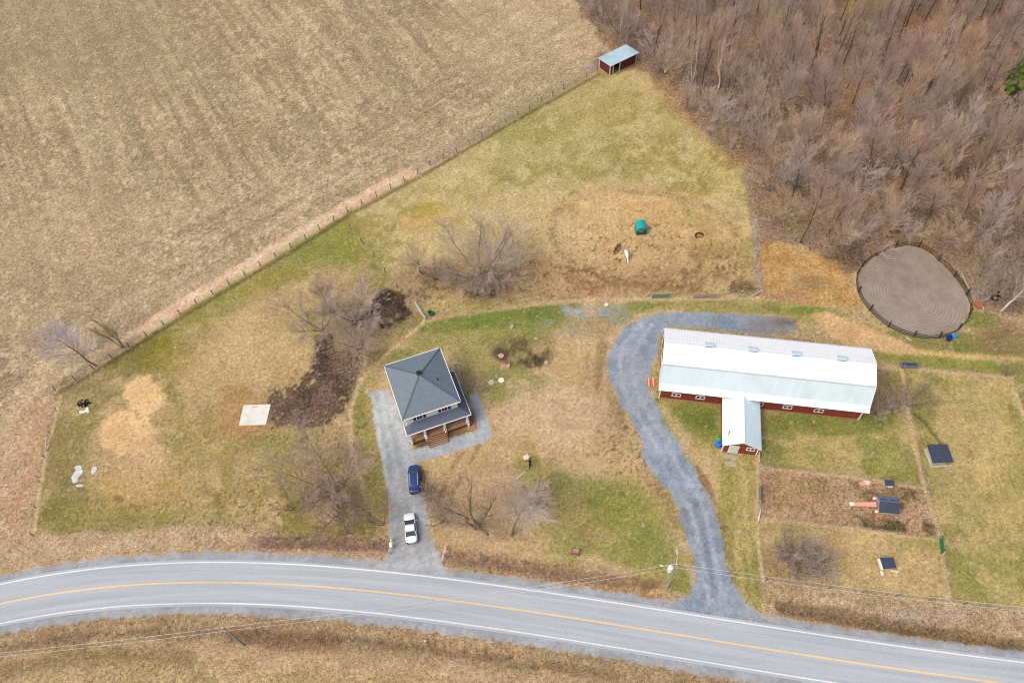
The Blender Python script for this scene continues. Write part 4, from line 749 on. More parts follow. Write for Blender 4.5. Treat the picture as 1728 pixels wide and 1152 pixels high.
MB().slab([(-wx/2, -wy/2, .95), (wx/2, -wy/2, .95), (wx/2, wy/2, 1.1), (-wx/2, wy/2, 1.1)], .06).build('roof', M_tar, s2); MB().box(-wx/2+.06, wx/2-.06, -wy/2+.08, wy/2-.08, .15, .93).build('wall', M_old, s2)
MB().box(-.05, wx/2-.08, -wy/2+.03, -wy/2+.078, .25, .8).build('door', WHITE, s2)
for a in (-1, 1):
    for b in (-1, 1): MB().cbox((a*(wx/2-.12), b*(wy/2-.12), .07), (.1, .1, .18)).build('leg', M_old, s2)
c, wx, wy, rz = frame_at([(1484, 836), (1516, 839), (1515.5, 866), (1480, 862)], 1.1)
s3 = thing('hen_coop', 'larger coop with a two tone blue gable roof and a salmon ramp', 'coop', (c[0], c[1], 0), rz)
MB().slab([(-wx/2, -wy/2, .95), (wx/2, -wy/2, .95), (wx/2, 0, 1.85), (-wx/2, 0, 1.85)], .06).build('roof_slope', M_tar, s3); MB().slab([(-wx/2, 0, 1.85), (wx/2, 0, 1.85), (wx/2, wy/2, .95), (-wx/2, wy/2, .95)], .06).build('roof_slope', M_tarl, s3)
MB().beam((-wx/2+.2, wy*.2, 1.56), (-.2, wy*.2, 1.56), .12, .05).beam((.2, wy*.2, 1.56), (wx/2-.1, wy*.2, 1.56), .12, .05).build('roof_batten', M_tar, s3)
w0, w1 = wx/2-.15, wy/2-.15
MB().add([(-w0, -w1, .1), (w0, -w1, .1), (w0, w1, .1), (-w0, w1, .1), (-w0, -w1, .98), (w0, -w1, .98), (w0, w1, .98), (-w0, w1, .98), (-w0, 0, 1.72), (w0, 0, 1.72)], [(3, 2, 1, 0), (0, 1, 5, 4), (2, 3, 7, 6), (0, 4, 8, 7, 3), (1, 2, 6, 9, 5), (4, 5, 9, 8), (6, 7, 8, 9)]).build('wall', M_old, s3)
MB().slab([(-wx/2-.02, -.5, 1.2), (-w0-.02, -.55, .9), (-w0-.02, .75, .9), (-wx/2-.02, .4, 1.4)], .04).build('gable_panel', M_cream, s3)
for sy in (-1, 1):
    MB().box(-w0-.55, -w0-.05, sy*1.0-.2, sy*1.0+.2, .15, .75).build('nest_box', M_pink, s3); MB().box(-w0-.65, -w0-.3, sy*1.05-.3, sy*1.05-.02, .76, .8).build('nest_lid', WHITE, s3)
MB().add([(-w0-.3, -.45, .8), (-w0-.3, .35, .8), (-w0-3.3, .25, .08), (-w0-3.3, -.3, .08), (-w0-.3, -.45, .74), (-w0-.3, .35, .74), (-w0-3.3, .25, .02), (-w0-3.3, -.3, .02)], [(0, 1, 2, 3), (7, 6, 5, 4), (0, 4, 5, 1), (1, 5, 6, 2), (2, 6, 7, 3), (3, 7, 4, 0)]).build('ramp', M_pink, s3)
MB().box(-w0-3.9, -w0-3.3, -.3, .25, 0, .1).build('ramp_foot', M_cream, s3)
c, wx, wy, rz = frame_at([(1486, 940.7), (1509, 940.3), (1511, 957), (1489.6, 959.3)], 1.0)
s4 = thing('animal_shelter', 'small dark roofed hut with a white side in the pen nearest the road', 'shelter', (c[0], c[1], 0), rz)
MB().slab([(-wx/2, -wy/2, .95), (wx/2, -wy/2, .95), (wx/2, wy/2, 1.1), (-wx/2, wy/2, 1.1)], .06).build('roof', M_tar, s4); MB().box(-wx/2+.1, wx/2-.1, -wy/2+.12, wy/2-.1, .0, .93).build('wall', M_old, s4)
MB().box(-wx/2-.28, -wx/2-.03, -wy/2-.1, wy/2-.05, .55, 1.0).build('side_panel', M_cream, s4); MB().box(-wx/2-.2, -wx/2+.05, -wy/2-.75, -wy/2-.1, .03, .4).build('side_panel', M_cream, s4)
MB().beam((.25, -wy/2-.15, .4), (1.3, -wy/2-.35, .35), .18, .06).build('prop', M_cream, s4)
for (u, v, a, rz_, lab) in ((1455, 816, .95, .3, 'salmon coloured board lying flat in the bare pen'), (1462.5, 814, .75, -.3, 'pinkish white board leaning beside the salmon board')):
    c = G(u, v); ob = MB().box(-a/2, a/2, -.3, .3, .05, .12).build('loose_board', M_pink if a > .9 else mat('pinkish_white_board', (244, 206, 196), .8, .06)); ob.location = c; ob.rotation_euler = (0.05, 0, rz_); props(ob, lab, 'board')
# hay feeder
c = G(1081, 390); hf = thing('hay_feeder', 'teal green domed hay feeder standing in spilled hay', 'hay feeder', (c[0], c[1], 0), -0.02)
M_teal = mat('teal_plastic', (26, 166, 160), .45, .06); M_teald = mat('dark_teal_frame', (22, 96, 104), .5, .08)
prf = [(-.98, 1.0), (-.9, 1.45), (-.6, 1.8), (0, 1.95), (.6, 1.8), (.9, 1.45), (.98, 1.0)]; n = len(prf)
V = [(x, -1.1, z) for x, z in prf]+[(x, 1.1, z) for x, z in prf]; MB().add(V, [(i, i+1, n+i+1, n+i) for i in range(n-1)]).build('hood', M_teal, hf).modifiers.new('thick', 'SOLIDIFY').thickness = .05
MB().add([(x, 1.06, z) for x, z in prf]+[(x, 1.12, z) for x, z in prf], [tuple(range(n)), tuple(range(2*n-1, n-1, -1))]+[(i, n+i, n+i+1, i+1) for i in range(n-1)]).build('end_panel', M_teal, hf)
fr = MB()
for x in (-.9, .9):
    for y in (-1.0, 1.0): fr.tube((x, y, 0), (x, y, 1.05), .05)
for k in range(7): fr.tube((-.9+k*.3, -1.0, .1), (-.9+k*.3, -1.0, 1.45 if 0 < k < 6 else 1.05), .03, n=5)
for z in (.15, .6, 1.05): fr.path([(-.9, -1, z), (.9, -1, z), (.9, 1, z), (-.9, 1, z), (-.9, -1, z)], .035)
fr.build('frame', M_teald, hf); MB().box(-.85, .85, -.95, .95, .08, .5).build('tray', M_teald, hf)
V = []; F = []
ob = MB().lathe([(.8, .5), (.75, .8), (.4, .98), (.05, 1.0)], 12).build('hay', mat('hay', (206, 184, 120), .95, .2, 8.0, bump=.6), hf)

# ---- concrete pad
c, wx, wy, rz = frame_at([(411, 683), (457, 681.5), (449, 716), (403, 717)], .15)
W4 = [G(*p, .15) for p in [(411, 683), (457, 681.5), (449, 716), (403, 717)]][::-1]
pad = MB().slab([tuple(p) for p in W4], .35).build('concrete_slab', mat('pale_concrete', (222, 222, 212), .85, .05, 1.2, dirt=(198, 186, 162), dirtamt=.7), bevel=.03); props(pad, 'pale square concrete slab lying in the left paddock', 'slab')
# faint writing-like marks on the slab
mk = MB(); pc = G(431, 686, .16)
for k in range(5): mk.box(pc[0]-.6+k*.22, pc[0]-.45+k*.22, pc[1]-.12, pc[1]+.1, .152, .156)
mk.build('stain_mark', mat('grey_stain', (168, 168, 164), .9, .1), pad)

# ================================================================== CARS
def car(name, label, u, v, L_, Wd, Ht, paint, rz, kind):
    c = G(u, v); t_ = thing(name, label, 'car', (c[0], c[1], .04), rz)     # nose towards +y
    h = L_/2; w_ = Wd/2
    M_p = mat(name+kind+'_paint', paint, .22, .02, 1.0, spec=.6); M_w = mat('car_glass', (52, 66, 68), .08, .05, spec=.7); M_t = mat('tyre_rubber', (34, 34, 36), .9, .1); M_r = mat('alloy_rim', (170, 172, 176), .35, .05, metal=.6); M_k = mat('dark_trim', (40, 42, 48), .6, .05)
    def loft(st, nm, m_, par, closed=True):
        V = []; F = []; k = len(st[0][1])
        for y, sec in st:
            for x, z in sec: V.append((x, y, z))
        for i in range(len(st)-1):
            for j in range(k-1): F.append((i*k+j, i*k+j+1, (i+1)*k+j+1, (i+1)*k+j))
        F.append(tuple(range(k))); F.append(tuple(range((len(st)-1)*k+k-1, (len(st)-1)*k-1, -1)))
        ob = MB().add(V, F).build(nm, m_, par, smooth=True); sm = ob.modifiers.new('sub', 'SUBSURF'); sm.levels = 1; sm.render_levels = 2
        return ob
    def sec(wd, z0, z1, cr): return [(-wd*.92, z0), (-wd, z0+.16), (-wd, (z0+z1)/2+.05), (-wd*.95, z1-.06), (-wd*.7, z1+cr*.5), (0, z1+cr), (wd*.7, z1+cr*.5), (wd*.95, z1-.06), (wd, (z0+z1)/2+.05), (wd, z0+.16), (wd*.92, z0)]
    if kind == 'suv':
        bd = [(-h, .8, .95), (-h+.1, .94, 1.1), (-h+.5, 1.0, 1.12), (-1.0, 1.0, 1.08), (.4, 1.0, 1.05), (h-1.2, .99, 1.02), (h-.45, .95, .93), (h-.12, .84, .8), (h, .68, .68)]
        cab = (-h+.28, -h+.62, h-1.85, h-1.08); zt = Ht
    else:
        bd = [(-h, .72, .78), (-h+.12, .9, .93), (-h+.6, .98, .98), (-1.0, 1.0, .98), (.4, 1.0, .95), (h-1.0, .98, .9), (h-.4, .92, .8), (h-.1, .76, .66), (h, .6, .56)]
        cab = (-h+.75, -h+1.55, h-2.15, h-1.2); zt = Ht
    body = loft([(y, sec(w_*a, .22, z, .05)) for y, a, z in bd], 'body', M_p, t_)
    zb = 1.0 if kind == 'suv' else .9; a0, a1, a2, a3 = cab; wb, wt = w_*.9, w_*.74
    # greenhouse glass core, slightly inside, and painted roof on top of it
    g = MB().add([(-wb, a0, zb), (wb, a0, zb), (wb, a3, zb), (-wb, a3, zb), (-wt, a1, zt-.06), (wt, a1, zt-.06), (wt, a2, zt-.06), (-wt, a2, zt-.06)], [(3, 2, 1, 0), (4, 5, 6, 7), (1, 2, 6, 5), (3, 0, 4, 7), (0, 1, 5, 4), (2, 3, 7, 6)]).build('cabin_frame', M_k, t_, bevel=.04)
    def quad(nm, P, par=t_, m_=M_w):
        P = [Vector(p) for p in P]; nrm = (P[1]-P[0]).cross(P[2]-P[0]).normalized(); cc = sum(P, Vector())/4
        if nrm.dot(cc-Vector((0, (a0+a3)/2, zb))) < 0: nrm = -nrm
        V = [p+nrm*.012 for p in P]+[p-nrm*.02 for p in P]; MB().add(V, [(0, 1, 2, 3), (7, 6, 5, 4), (0, 4, 5, 1), (1, 5, 6, 2), (2, 6, 7, 3), (3, 7, 4, 0)]).build(nm, m_, par)
    def lp(a, b, f): return tuple(x+(y-x)*f for x, y in zip(a, b))
    def inner(A, B, Cc, D, f=.08): 
        m_ = tuple((a+b+c_+d)/4 for a, b, c_, d in zip(A, B, Cc, D)); return [lp(p, m_, f) for p in (A, B, Cc, D)]
    quad('windscreen', inner((-wb, a3, zb), (wb, a3, zb), (wt, a2, zt-.06), (-wt, a2, zt-.06)))
    quad('rear_window', inner((wb, a0, zb), (-wb, a0, zb), (-wt, a1, zt-.06), (wt, a1, zt-.06)))
    for s_ in (-1, 1):
        A, B, Cc, D = (s_*wb, a0, zb), (s_*wb, a3, zb), (s_*wt, a2, zt-.06), (s_*wt, a1, zt-.06)
        P1, P2 = lp(A, B, .5), lp(D, Cc, .5); quad('side_window', inner(A, P1, P2, D, .1)); quad('side_window', inner(P1, B, Cc, P2, .1))
        for E_, F_ in ((A, D), (B, Cc)): MB().beam(E_, F_, .07, .07).build('pillar', M_p, t_)
        MB().beam((s_*(w_-.0), -h+.9, .62), (s_*(w_-.0), h-1.0, .62), .03, .04).build('side_trim', M_k, t_)
        mi = MB().box(s_*w_-(.2 if s_ < 0 else -.02), s_*w_+(.2 if s_ > 0 else -.02), a3-.35, a3-.2, zb+.02, zb+.16).build('mirror', M_p, t_, bevel=.03)
        MB().box(s_*w_*.62-.18, s_*w_*.62+.18, h-.2, h-.09, .58, .7).build('headlight', mat('lamp_glass', (214, 220, 224), .1, .03), t_); MB().box(s_*w_*.7-.16, s_*w_*.7+.16, -h-.005, -h+.1, .7, .84).build('tail_light', mat('red_lamp', (150, 40, 44), .2, .05), t_)
        for y in (h-.95, -h+.95):
            wh = bpy.data.objects.new('wheel', MB().tube((s_*(w_-.2), y, .33), (s_*(w_+.005), y, .33), .33, n=20).mesh('wheel', M_t)); COL.objects.link(wh); wh.parent = t_; MB().tube((s_*(w_), y, .33), (s_*(w_+.015), y, .33), .21, n=14).build('rim', M_r, wh)
    rf = [(a1-.05, wt*.9, zt-.05), (a1+.15, wt*1.0, zt), (0.5*(a1+a2), wt*1.04, zt+.03), (a2-.15, wt*1.0, zt), (a2+.05, wt*.9, zt-.05)]
    V = []; F = []
    for y, wd, z in rf:
        for q in (-1, -.8, -.4, 0, .4, .8, 1): V.append((wd*q, y, z+.05*(1-q*q)-.02))
    for i in range(4):
        for j in range(6): F.append((i*7+j, i*7+j+1, (i+1)*7+j+1, (i+1)*7+j))
    ro = MB().add(V, F).build('roof', M_p, t_, smooth=True); so_ = ro.modifiers.new('thick', 'SOLIDIFY'); so_.thickness = .05
    if kind == 'suv':
        for s_ in (-1, 1): MB().tube((s_*wt*.84, a1+.1, zt+.09), (s_*wt*.84, a2-.1, zt+.09), .035, n=6).build('roof_rail', mat('silver_rail', (214, 218, 222), .3, .03), t_)
        MB().box(-wt*.8, wt*.8, a0-.02, a1+.02, zt-.1, zt-.05).build('spoiler', M_p, t_)
    else:
        MB().box(-.3, .3, -h+.8, -h+.84, .99, 1.0).build('boot_seam', M_k, t_)
    MB().box(-w_*.75, w_*.75, -h-.02, -h+.12, .32, .5).build('bumper', M_k, t_); MB().box(-w_*.5, w_*.5, h-.14, h-.0, .34, .5).build('grille', M_k, t_)
    MB().box(-w_*.85, w_*.85, h-1.22, h-1.16, zb-.03, zb+.0).build('wiper_cowl', M_k, t_)
    return t_
car('suv', 'dark blue estate car with silver roof rails parked nearest the house', 700.5, 811, 4.65, 1.88, 1.66, (40, 68, 128), heading((701, 832), (698.5, 787))-PI/2, 'suv')
car('sedan', 'white saloon car parked on the drive closer to the road', 693.5, 893, 4.7, 1.85, 1.45, (244, 246, 246), heading((695, 914), (690.5, 868))-PI/2, 'sedan')

# ================================================================== FENCES, GATES, POLES
M_post = mat('grey_fence_post', (122, 108, 94), .9, .18, 4.0); M_postl = mat('pale_fence_post', (196, 184, 166), .9, .12, 4.0); M_wire = mat('fence_wire', (150, 142, 130), .5, .05, metal=.3); M_dark = mat('dark_stained_rail', (66, 56, 52), .9, .2, 3.0)
def resample(P, step):
    P = np.asarray(P, float); s = np.concatenate([[0], np.cumsum(np.linalg.norm(np.diff(P, axis=0), axis=1))]); n = max(1, int(round(s[-1]/step))); q = np.linspace(0, s[-1], n+1)
    return np.stack([np.interp(q, s, P[:, i]) for i in range(P.shape[1])], 1)
def zat(x, y):
    """height of the ground sheet, by the nearest grid point"""
    j = np.clip(np.searchsorted(ys, y), 1, nr-1); j = j if abs(ys[j]-y) < abs(ys[j-1]-y) else j-1
    r = X[j*nc:(j+1)*nc]; i = np.clip(np.searchsorted(r, x), 0, nc-1); return Z[j*nc+i]
def post_mesh(name, r, h, m_, n=6): return MB().lathe([(r, -.3), (r, h*.97), (r*.7, h)], n).mesh(name, m_)
def fence(name, label, P, step, r, h, m_, wires=(.5, .9, 1.2), rail=None, jit=.04, wm=None, group=None, skip=()):
    W = resample(GP(P), step); c = W[0]; t_ = thing(name, label, 'fence', (c[0], c[1], 0), 0, group); me = post_mesh('post', r, h, m_)
    T = []
    for i, (x, y) in enumerate(W):
        z = zat(x, y); o = link('post', me, t_); o.location = (x-c[0], y-c[1], z); a, b = random.gauss(0, jit), random.gauss(0, jit); o.rotation_euler = (a, b, random.uniform(0, 6)); o.scale = (1, 1, random.uniform(.9, 1.08)); T.append((x-c[0], y-c[1], z))
    for hz in wires:
        mb = MB(); mb.path([(x, y, z+hz) for x, y, z in T], .014 if rail is None else .03, 4)
        mb.build('wire', wm or M_wire, t_)
    if rail:
        for hz in rail:
            for a, b in zip(T[:-1], T[1:]): MB().beam((a[0], a[1], a[2]+hz), (b[0], b[1], b[2]+hz), .05, .13).build('rail', m_, t_)
    return t_
fence('wire_fence', 'long wire fence on dark posts between the stubble field and the paddocks', F1, 3.3, .085, 1.45, M_post)
fence('wire_fence', 'wire fence along the left end of the left paddock', [(95, 660), (102, 668), (92, 710), (75, 780), (62, 860), (57, 903)], 4.5, .05, 1.2, M_post)
fence('wire_fence', 'thin wire fence between the left paddock and the road verge', [(57, 905), (150, 897), (240, 891), (350, 885), (470, 900)], 5.5, .05, 1.2, M_post)
fence('wire_fence', 'short wire fence dividing the two paddocks, running down to the dark mud', [(592, 388), (628, 430), (655, 466), (692, 512)], 4.2, .08, 1.5, M_post, jit=.09)
fence('wire_fence', 'wire fence along the top of the lawn from the pipe gate to the green gate', [(720, 541), (780, 529), (900, 513), (1000, 505), (1098, 503)], 3.6, .05, 1.2, M_postl)
fence('wire_fence', 'wire fence behind the gravel loop between green gate and wood fence', [(1132, 503), (1200, 503), (1285, 500)], 3.6, .05, 1.2, M_postl)
fence('wire_fence', 'pale fence along the wood on the right side of the horse paddock', [(1256, 285), (1268, 330), (1276, 420), (1284, 498)], 3.2, .08, 1.4, M_postl)
fence('wire_fence', 'wire fence running from the barn wing down towards the road', [(1279, 790), (1279, 870), (1282, 930), (1289, 980)], 3.0, .05, 1.2, M_postl)
fence('wire_fence', 'wire fence along the top of the bare hen pen', [(1281, 788), (1360, 797), (1450, 806), (1560, 824)], 2.8, .045, 1.2, M_postl)
fence('wire_fence', 'wire fence along the bottom of the bare hen pen', [(1286, 875), (1340, 881), (1450, 893), (1583, 911)], 2.8, .045, 1.2, M_postl)
fence('wire_fence', 'wire fence right of the hen pens from the trough to the dark green gate', [(1524, 624), (1528, 660), (1534, 700), (1546, 760), (1560, 822), (1575, 870), (1585, 902)], 3.0, .05, 1.2, M_postl)
fence('wire_fence', 'wire fence below the dark green gate beside the lowest pen', [(1588, 938), (1596, 970), (1601, 1010)], 3.0, .05, 1.2, M_postl)
fence('wire_fence', 'wire fence across the top of the far right pasture', [(1486, 620), (1524, 621), (1620, 630), (1706, 637), (1760, 643)], 3.4, .05, 1.2, M_postl)
fence('wire_fence', 'pale fence at the right edge going down from the pasture corner', [(1707, 640), (1716, 668), (1735, 720)], 2.4, .07, 1.3, M_postl)
fence('wire_fence', 'sagging wire fence on grey posts above the right hand roadside ditch', [(1290, 980), (1400, 993), (1500, 1004), (1600, 1016), (1728, 1034), (1800, 1044)], 4.5, .06, 1.3, M_post, jit=.1)
# board pieces
def gate(name, label, p, q, h, m_, bars=5, cat='gate', solid=None):
    a, b = G(*p), G(*q); L_ = np.linalg.norm(b-a); t_ = thing(name, label, cat, (a[0], a[1], zat(a[0], a[1])), math.atan2(b[1]-a[1], b[0]-a[0]))
    fr = MB(); fr.path([(0, 0, .15), (0, 0, h), (L_, 0, h), (L_, 0, .15), (0, 0, .15)], .035); fr.tube((L_/2, 0, .15), (L_/2, 0, h), .03); fr.build('frame', m_, t_)
    for k in range(bars):
        z = .15+(h-.15)*(k+1)/(bars+1)
        (MB().tube((0, 0, z), (L_, 0, z), .025) if solid is None else MB().box(.03, L_-.03, -.02, .02, z-solid/2, z+solid/2)).build('bar', m_, t_)
    for x in (-.1, L_+.1): MB().lathe([(.08, -.3), (.08, h+.2), (.05, h+.25)], 8, (x, 0)).build('gate_post', M_postl, t_)
    return t_
M_grn = mat('dark_green_gate', (44, 122, 92), .5, .08); M_gg = mat('grey_green_gate', (112, 140, 122), .6, .08); M_galv = mat('galvanised_pipe', (186, 198, 196), .4, .06)
gate('farm_gate', 'grey green panel gate in the top fence of the lawn', (1100, 504), (1130, 503), 1.2, M_gg, 6, solid=.1)
gate('farm_gate', 'dark green gate at the left side of the bare hen pen', (1280, 824), (1281, 851), 1.2, M_gg, 7, solid=.11)
gate('farm_gate', 'bright dark green gate at the lower right corner of the hen pen', (1584, 908), (1588, 936), 1.25, M_grn, 7, solid=.13)
gate('pipe_gate', 'pale open pipe gate between the dark mud and the lawn', (702, 516), (718, 540), 1.1, M_galv, 4)
gate('farm_gate', 'long grey board gate leaning in the top fence left of the fence corner', (1170, 504), (1210, 503), 1.15, mat('grey_boards_gate', (158, 148, 136), .9, .12), 5, solid=.09)
gate('wooden_gate', 'short wooden gate beside the lower right corner of the barn wing', (1279, 770), (1279.5, 782), 1.15, M_postl, 4, solid=.1)
c = G(1281, 872); t_ = thing('white_hoop', 'small white oval frame leaning on the fence corner by the green pen gate', 'frame', (c[0], c[1], .0), 1.15)
mb = MB(); mb.path([(.95*math.cos(a), .1, .6+.35*math.sin(a)) for a in np.linspace(0, 2*PI, 17)], .05); mb.build('hoop', WHITE, t_); MB().tube((0, .1, -.2), (0, .1, .3), .04).build('stake', WHITE, t_)
gp = G(718, 538); ob = MB().lathe([(.42, 0), (.48, .7), (.46, .72), (.4, .15)], 14).build('water_tub', M_grn, smooth=False); ob.location = (gp[0]+1.0, gp[1]+.9, 0); props(ob, 'round dark green water tub at the end of the pale pipe gate', 'tub')
# wooden rails lying in the fence lines
def pole_lying(name, label, p, q, r, m_, z0=.08, z1=.08, cat='pole'):
    a, b = G(*p), G(*q); ob = MB().tube((0, 0, z0), (b[0]-a[0], b[1]-a[1], z1), r, r*.85, 8).build(name, m_); ob.location = (a[0], a[1], zat(a[0], a[1])); return props(ob, label, cat)
pole_lying('wooden_pole', 'pale pole leaning on the left paddock fence', (79, 762), (82, 738), .12, M_postl, .25, .6)
pole_lying('wooden_rail', 'white slanting rail at the end of the grey green gate', (1086, 503), (1097, 498), .08, M_postl, .3, 1.0, 'rail')
pole_lying('wooden_rail', 'pale rail slanting up to the corner of the wood fence', (1268, 502), (1285, 494), .1, M_postl, .3, .9, 'rail')
pole_lying('white_pipe', 'white pipe lying on the lawn left of the leaning tree', (872, 808), (886, 795), .12, mat('off_white_pipe', (208, 212, 200), .5, .05), cat='pipe')
pole_lying('log', 'grey log leaning on the lower side of the round pen', (1527, 570), (1537, 576), .14, M_postl, .3, .2, 'log')
# driveway end rails
for (p, q, lab) in (((658, 934), (662, 912), 'white post and rail at the left side of the house driveway entrance'), ((746, 950), (753, 926), 'weathered white post and rail at the right side of the house driveway entrance')):
    a, b = G(*p), G(*q); L_ = np.linalg.norm(b-a); t_ = thing('entrance_rail', lab, 'fence', (a[0], a[1], 0), math.atan2(b[1]-a[1], b[0]-a[0]))
    for k in range(3): MB().cbox((k*L_/2, 0, .55), (.14, .14, 1.5)).build('post', M_wp, t_)
    for z in (.55, 1.1): MB().beam((0, 0, z), (L_, 0, z), .05, .14).build('rail', WHITE, t_)
c = G(662, 924); t_ = thing('mailbox', 'small white mailbox on a post by the left driveway rail', 'mailbox', (c[0], c[1], 0), .2)
MB().box(-.05, .05, -.05, .05, -.2, 1.05).build('post', M_wp, t_); mb = MB(); pr = [(-.15, 1.05), (.15, 1.05), (.15, 1.25), (.08, 1.36), (-.08, 1.36), (-.15, 1.25)]
mb.add([(x*1.4, -.35, z) for x, z in pr]+[(x*1.4, .35, z) for x, z in pr], [tuple(range(6)), tuple(range(11, 5, -1))]+[(i, i+6, (i+1) % 6+6, (i+1) % 6) for i in range(6)]).build('box', WHITE, t_)
# round pen
ctr = PENW.mean(0); W = resample(np.concatenate([PENW, PENW[:1]]), 2.15)[:-1]; W = ctr+(W-ctr)*1.005; n = len(W)
t_ = thing('round_pen_fence', 'dark post and board fence of the oval riding pen', 'fence', (ctr[0], ctr[1], 0)); me = MB().cbox((0, 0, .7), (.2, .2, 1.9)).mesh('post', M_dark)
for i in range(n):
    a = W[i]-ctr; b = W[(i+1) % n]-ctr
    if i % 2 == 0: o = link('post', me, t_); o.location = (a[0], a[1], 0); o.rotation_euler = (random.gauss(0, .03), random.gauss(0, .03), math.atan2(a[1], a[0]))
    for z, hh in ((.25, .12), (.65, .12), (1.05, .12)): MB().beam((a[0]*1.01, a[1]*1.01, z), (b[0]*1.01, b[1]*1.01, z), .05, hh).build('board', M_dark, t_)
# old board edging dug in below the fence
for (u, v, rgb, rgb2, lab, nm) in ((1600, 573, (34, 48, 110), (22, 28, 60), 'dark blue barrel standing by the lower gate of the round pen', 'barrel'), (1607.5, 569.5, (70, 160, 206), (30, 80, 140), 'light blue barrel beside the dark blue one at the round pen', 'barrel'), (1212, 751.5, (40, 124, 222), (24, 60, 130), 'bright blue barrel against the left wall of the barn wing', 'barrel')):
    c = G(u, v); t_ = thing(nm, lab, 'barrel', (c[0], c[1], 0)); r = .42 if v < 600 else .48
    MB().lathe([(r*.92, 0), (r, .08), (r*1.02, .3), (r, .32), (r*1.02, .6), (r, .62), (r*.96, .86), (r*.9, .9)], 18).build('body', mat(lab[:10], rgb, .4, .05), t_)
    MB().lathe([(r*.3, .9), (r*.3, .94)], 10, (.08, 0)).build('lid', mat(lab[:10]+'lid', rgb2, .4, .05), t_)
c = G(1212, 742.5); ob = MB().lathe([(.36, 0), (.42, .55), (.44, .6), (.1, .72)], 16).build('tub', mat('green_tub', (86, 156, 96), .5, .08)); ob.location = (c[0], c[1], 0); props(ob, 'round green tub behind the bright blue barrel at the barn wing', 'tub')
# trough and bench
a, b = G(1520, 622), G(1547, 623); L_ = np.linalg.norm(b-a); t_ = thing('water_trough', 'long grey metal trough at the corner of the right hand pasture fence', 'trough', (a[0], a[1], 0), math.atan2(b[1]-a[1], b[0]-a[0]))
M_gm = mat('grey_metal', (128, 132, 142), .5, .08); MB().box(0, L_, -.02, .04, .2, .8).box(0, L_, .76, .82, .2, .8).box(0, .05, .04, .76, .2, .8).box(L_-.05, L_, .04, .76, .2, .8).build('side', M_gm, t_); MB().box(.05, L_-.05, .04, .76, .2, .26).build('base', M_gm, t_); MB().box(.05, L_-.05, .04, .76, .6, .62).build('water', mat('dark_water', (64, 72, 84), .1, .05), t_)
for x in (.2, L_-.2):
    for y in (.05, .75): MB().box(x-.05, x+.05, y-.05, y+.05, -.05, .2).build('leg', M_gm, t_)
# pallet stack by the barn end
c = G(1099, 646); t_ = thing('pallet', 'orange brown wooden pallet on the ground by the left end of the barn', 'pallet', (c[0], c[1], .06), heading((1092, 648), (1106, 648)))
M_pal = mat('orange_wood', (206, 118, 76), .8, .12, 4.0); M_pal2 = mat('pale_orange_wood', (240, 188, 156), .8, .08, 4.0)
for k in range(7): MB().box(-.72, .72, -.72+k*.215, -.72+k*.215+.13, .12, .15).build('slat', M_pal, t_)
for x in (-.45, .3): MB().box(x-.1, x+.1, -.76, .8, .155, .22).build('plank', M_pal2, t_)
for x in (-.66, 0, .66): MB().box(x-.05, x+.05, -.72, .72, 0, .118).build('bearer', M_pal, t_)
# septic lids
for (u, v, rgb, lab) in ((846, 641.5, (232, 230, 208), 'bright cream round well cover in the lawn beside the house'), (829, 645, (190, 182, 168), 'duller grey round well cover left of the cream one')):
    c = G(u, v); ob = MB().lathe([(.5, -.1), (.5, .1), (.46, .13), (.12, .14)], 20).build('well_cover', mat(lab[:8]+'lid', rgb, .8, .05)); ob.location = c; props(ob, lab, 'well cover')
# garden chair, tyre, machinery
c = G(971, 932); t_ = thing('garden_chair', 'small reddish wooden garden chair on the lawn above the roadside ditch', 'chair', (c[0], c[1], 0), 2.9)
M_cw = mat('reddish_wood', (150, 98, 74), .8, .12)
for k in range(5): MB().box(-.45, .45, -.4+k*.17, -.4+k*.17+.14, .38, .42).build('seat_slat', mat('pinkish_wood', (206, 160, 136), .8, .1), t_)
for k in range(5): MB().box(-.44+k*.18, -.44+k*.18+.15, .45, .5, .4, 1.05).build('back_slat', M_cw, t_)
for x in (-.5, .5):
    MB().box(x-.05, x+.05, -.45, .5, .6, .65).build('armrest', M_cw, t_)
    for y in (-.4, .42): MB().box(x-.04, x+.04, y-.04, y+.04, -.05, .6).build('leg', M_cw, t_)
def torus(R0, r0, n=20, k=8, half=1.0):
    mb = MB(); V = []; F = []; nn_ = n if half == 1.0 else n+1
    for i in range(nn_):
        a = 2*PI*half*i/n
        for j in range(k): b = 2*PI*j/k; V.append(((R0+r0*math.cos(b))*math.cos(a), (R0+r0*math.cos(b))*math.sin(a), r0*math.sin(b)))
    for i in range(n):
        for j in range(k): F.append((i*k+j, ((i+1) % nn_)*k+j, ((i+1) % nn_)*k+(j+1) % k, i*k+(j+1) % k))
    return mb.add(V, F)
M_tyre = mat('old_rubber', (40, 38, 38), .9, .15)
c = G(1678, 504); t_ = thing('cart_wheel', 'old black tyre with a yellow rim lying near the round pen', 'wheel', (c[0], c[1], .2)); torus(.48, .2).build('tyre', M_tyre, t_, smooth=True); MB().lathe([(.34, -.05), (.34, .08), (.12, .1)], 16).build('rim', mat('dull_yellow_rim', (190, 178, 110), .6, .08), t_)
c = G(1682, 501.5); ob = torus(.46, .2).build('tyre', M_tyre, smooth=True); ob.location = (c[0]+.4, c[1]+.3, .45); ob.rotation_euler = (.9, .3, .2); props(ob, 'plain black tyre leaning behind the yellow rimmed one', 'tyre')
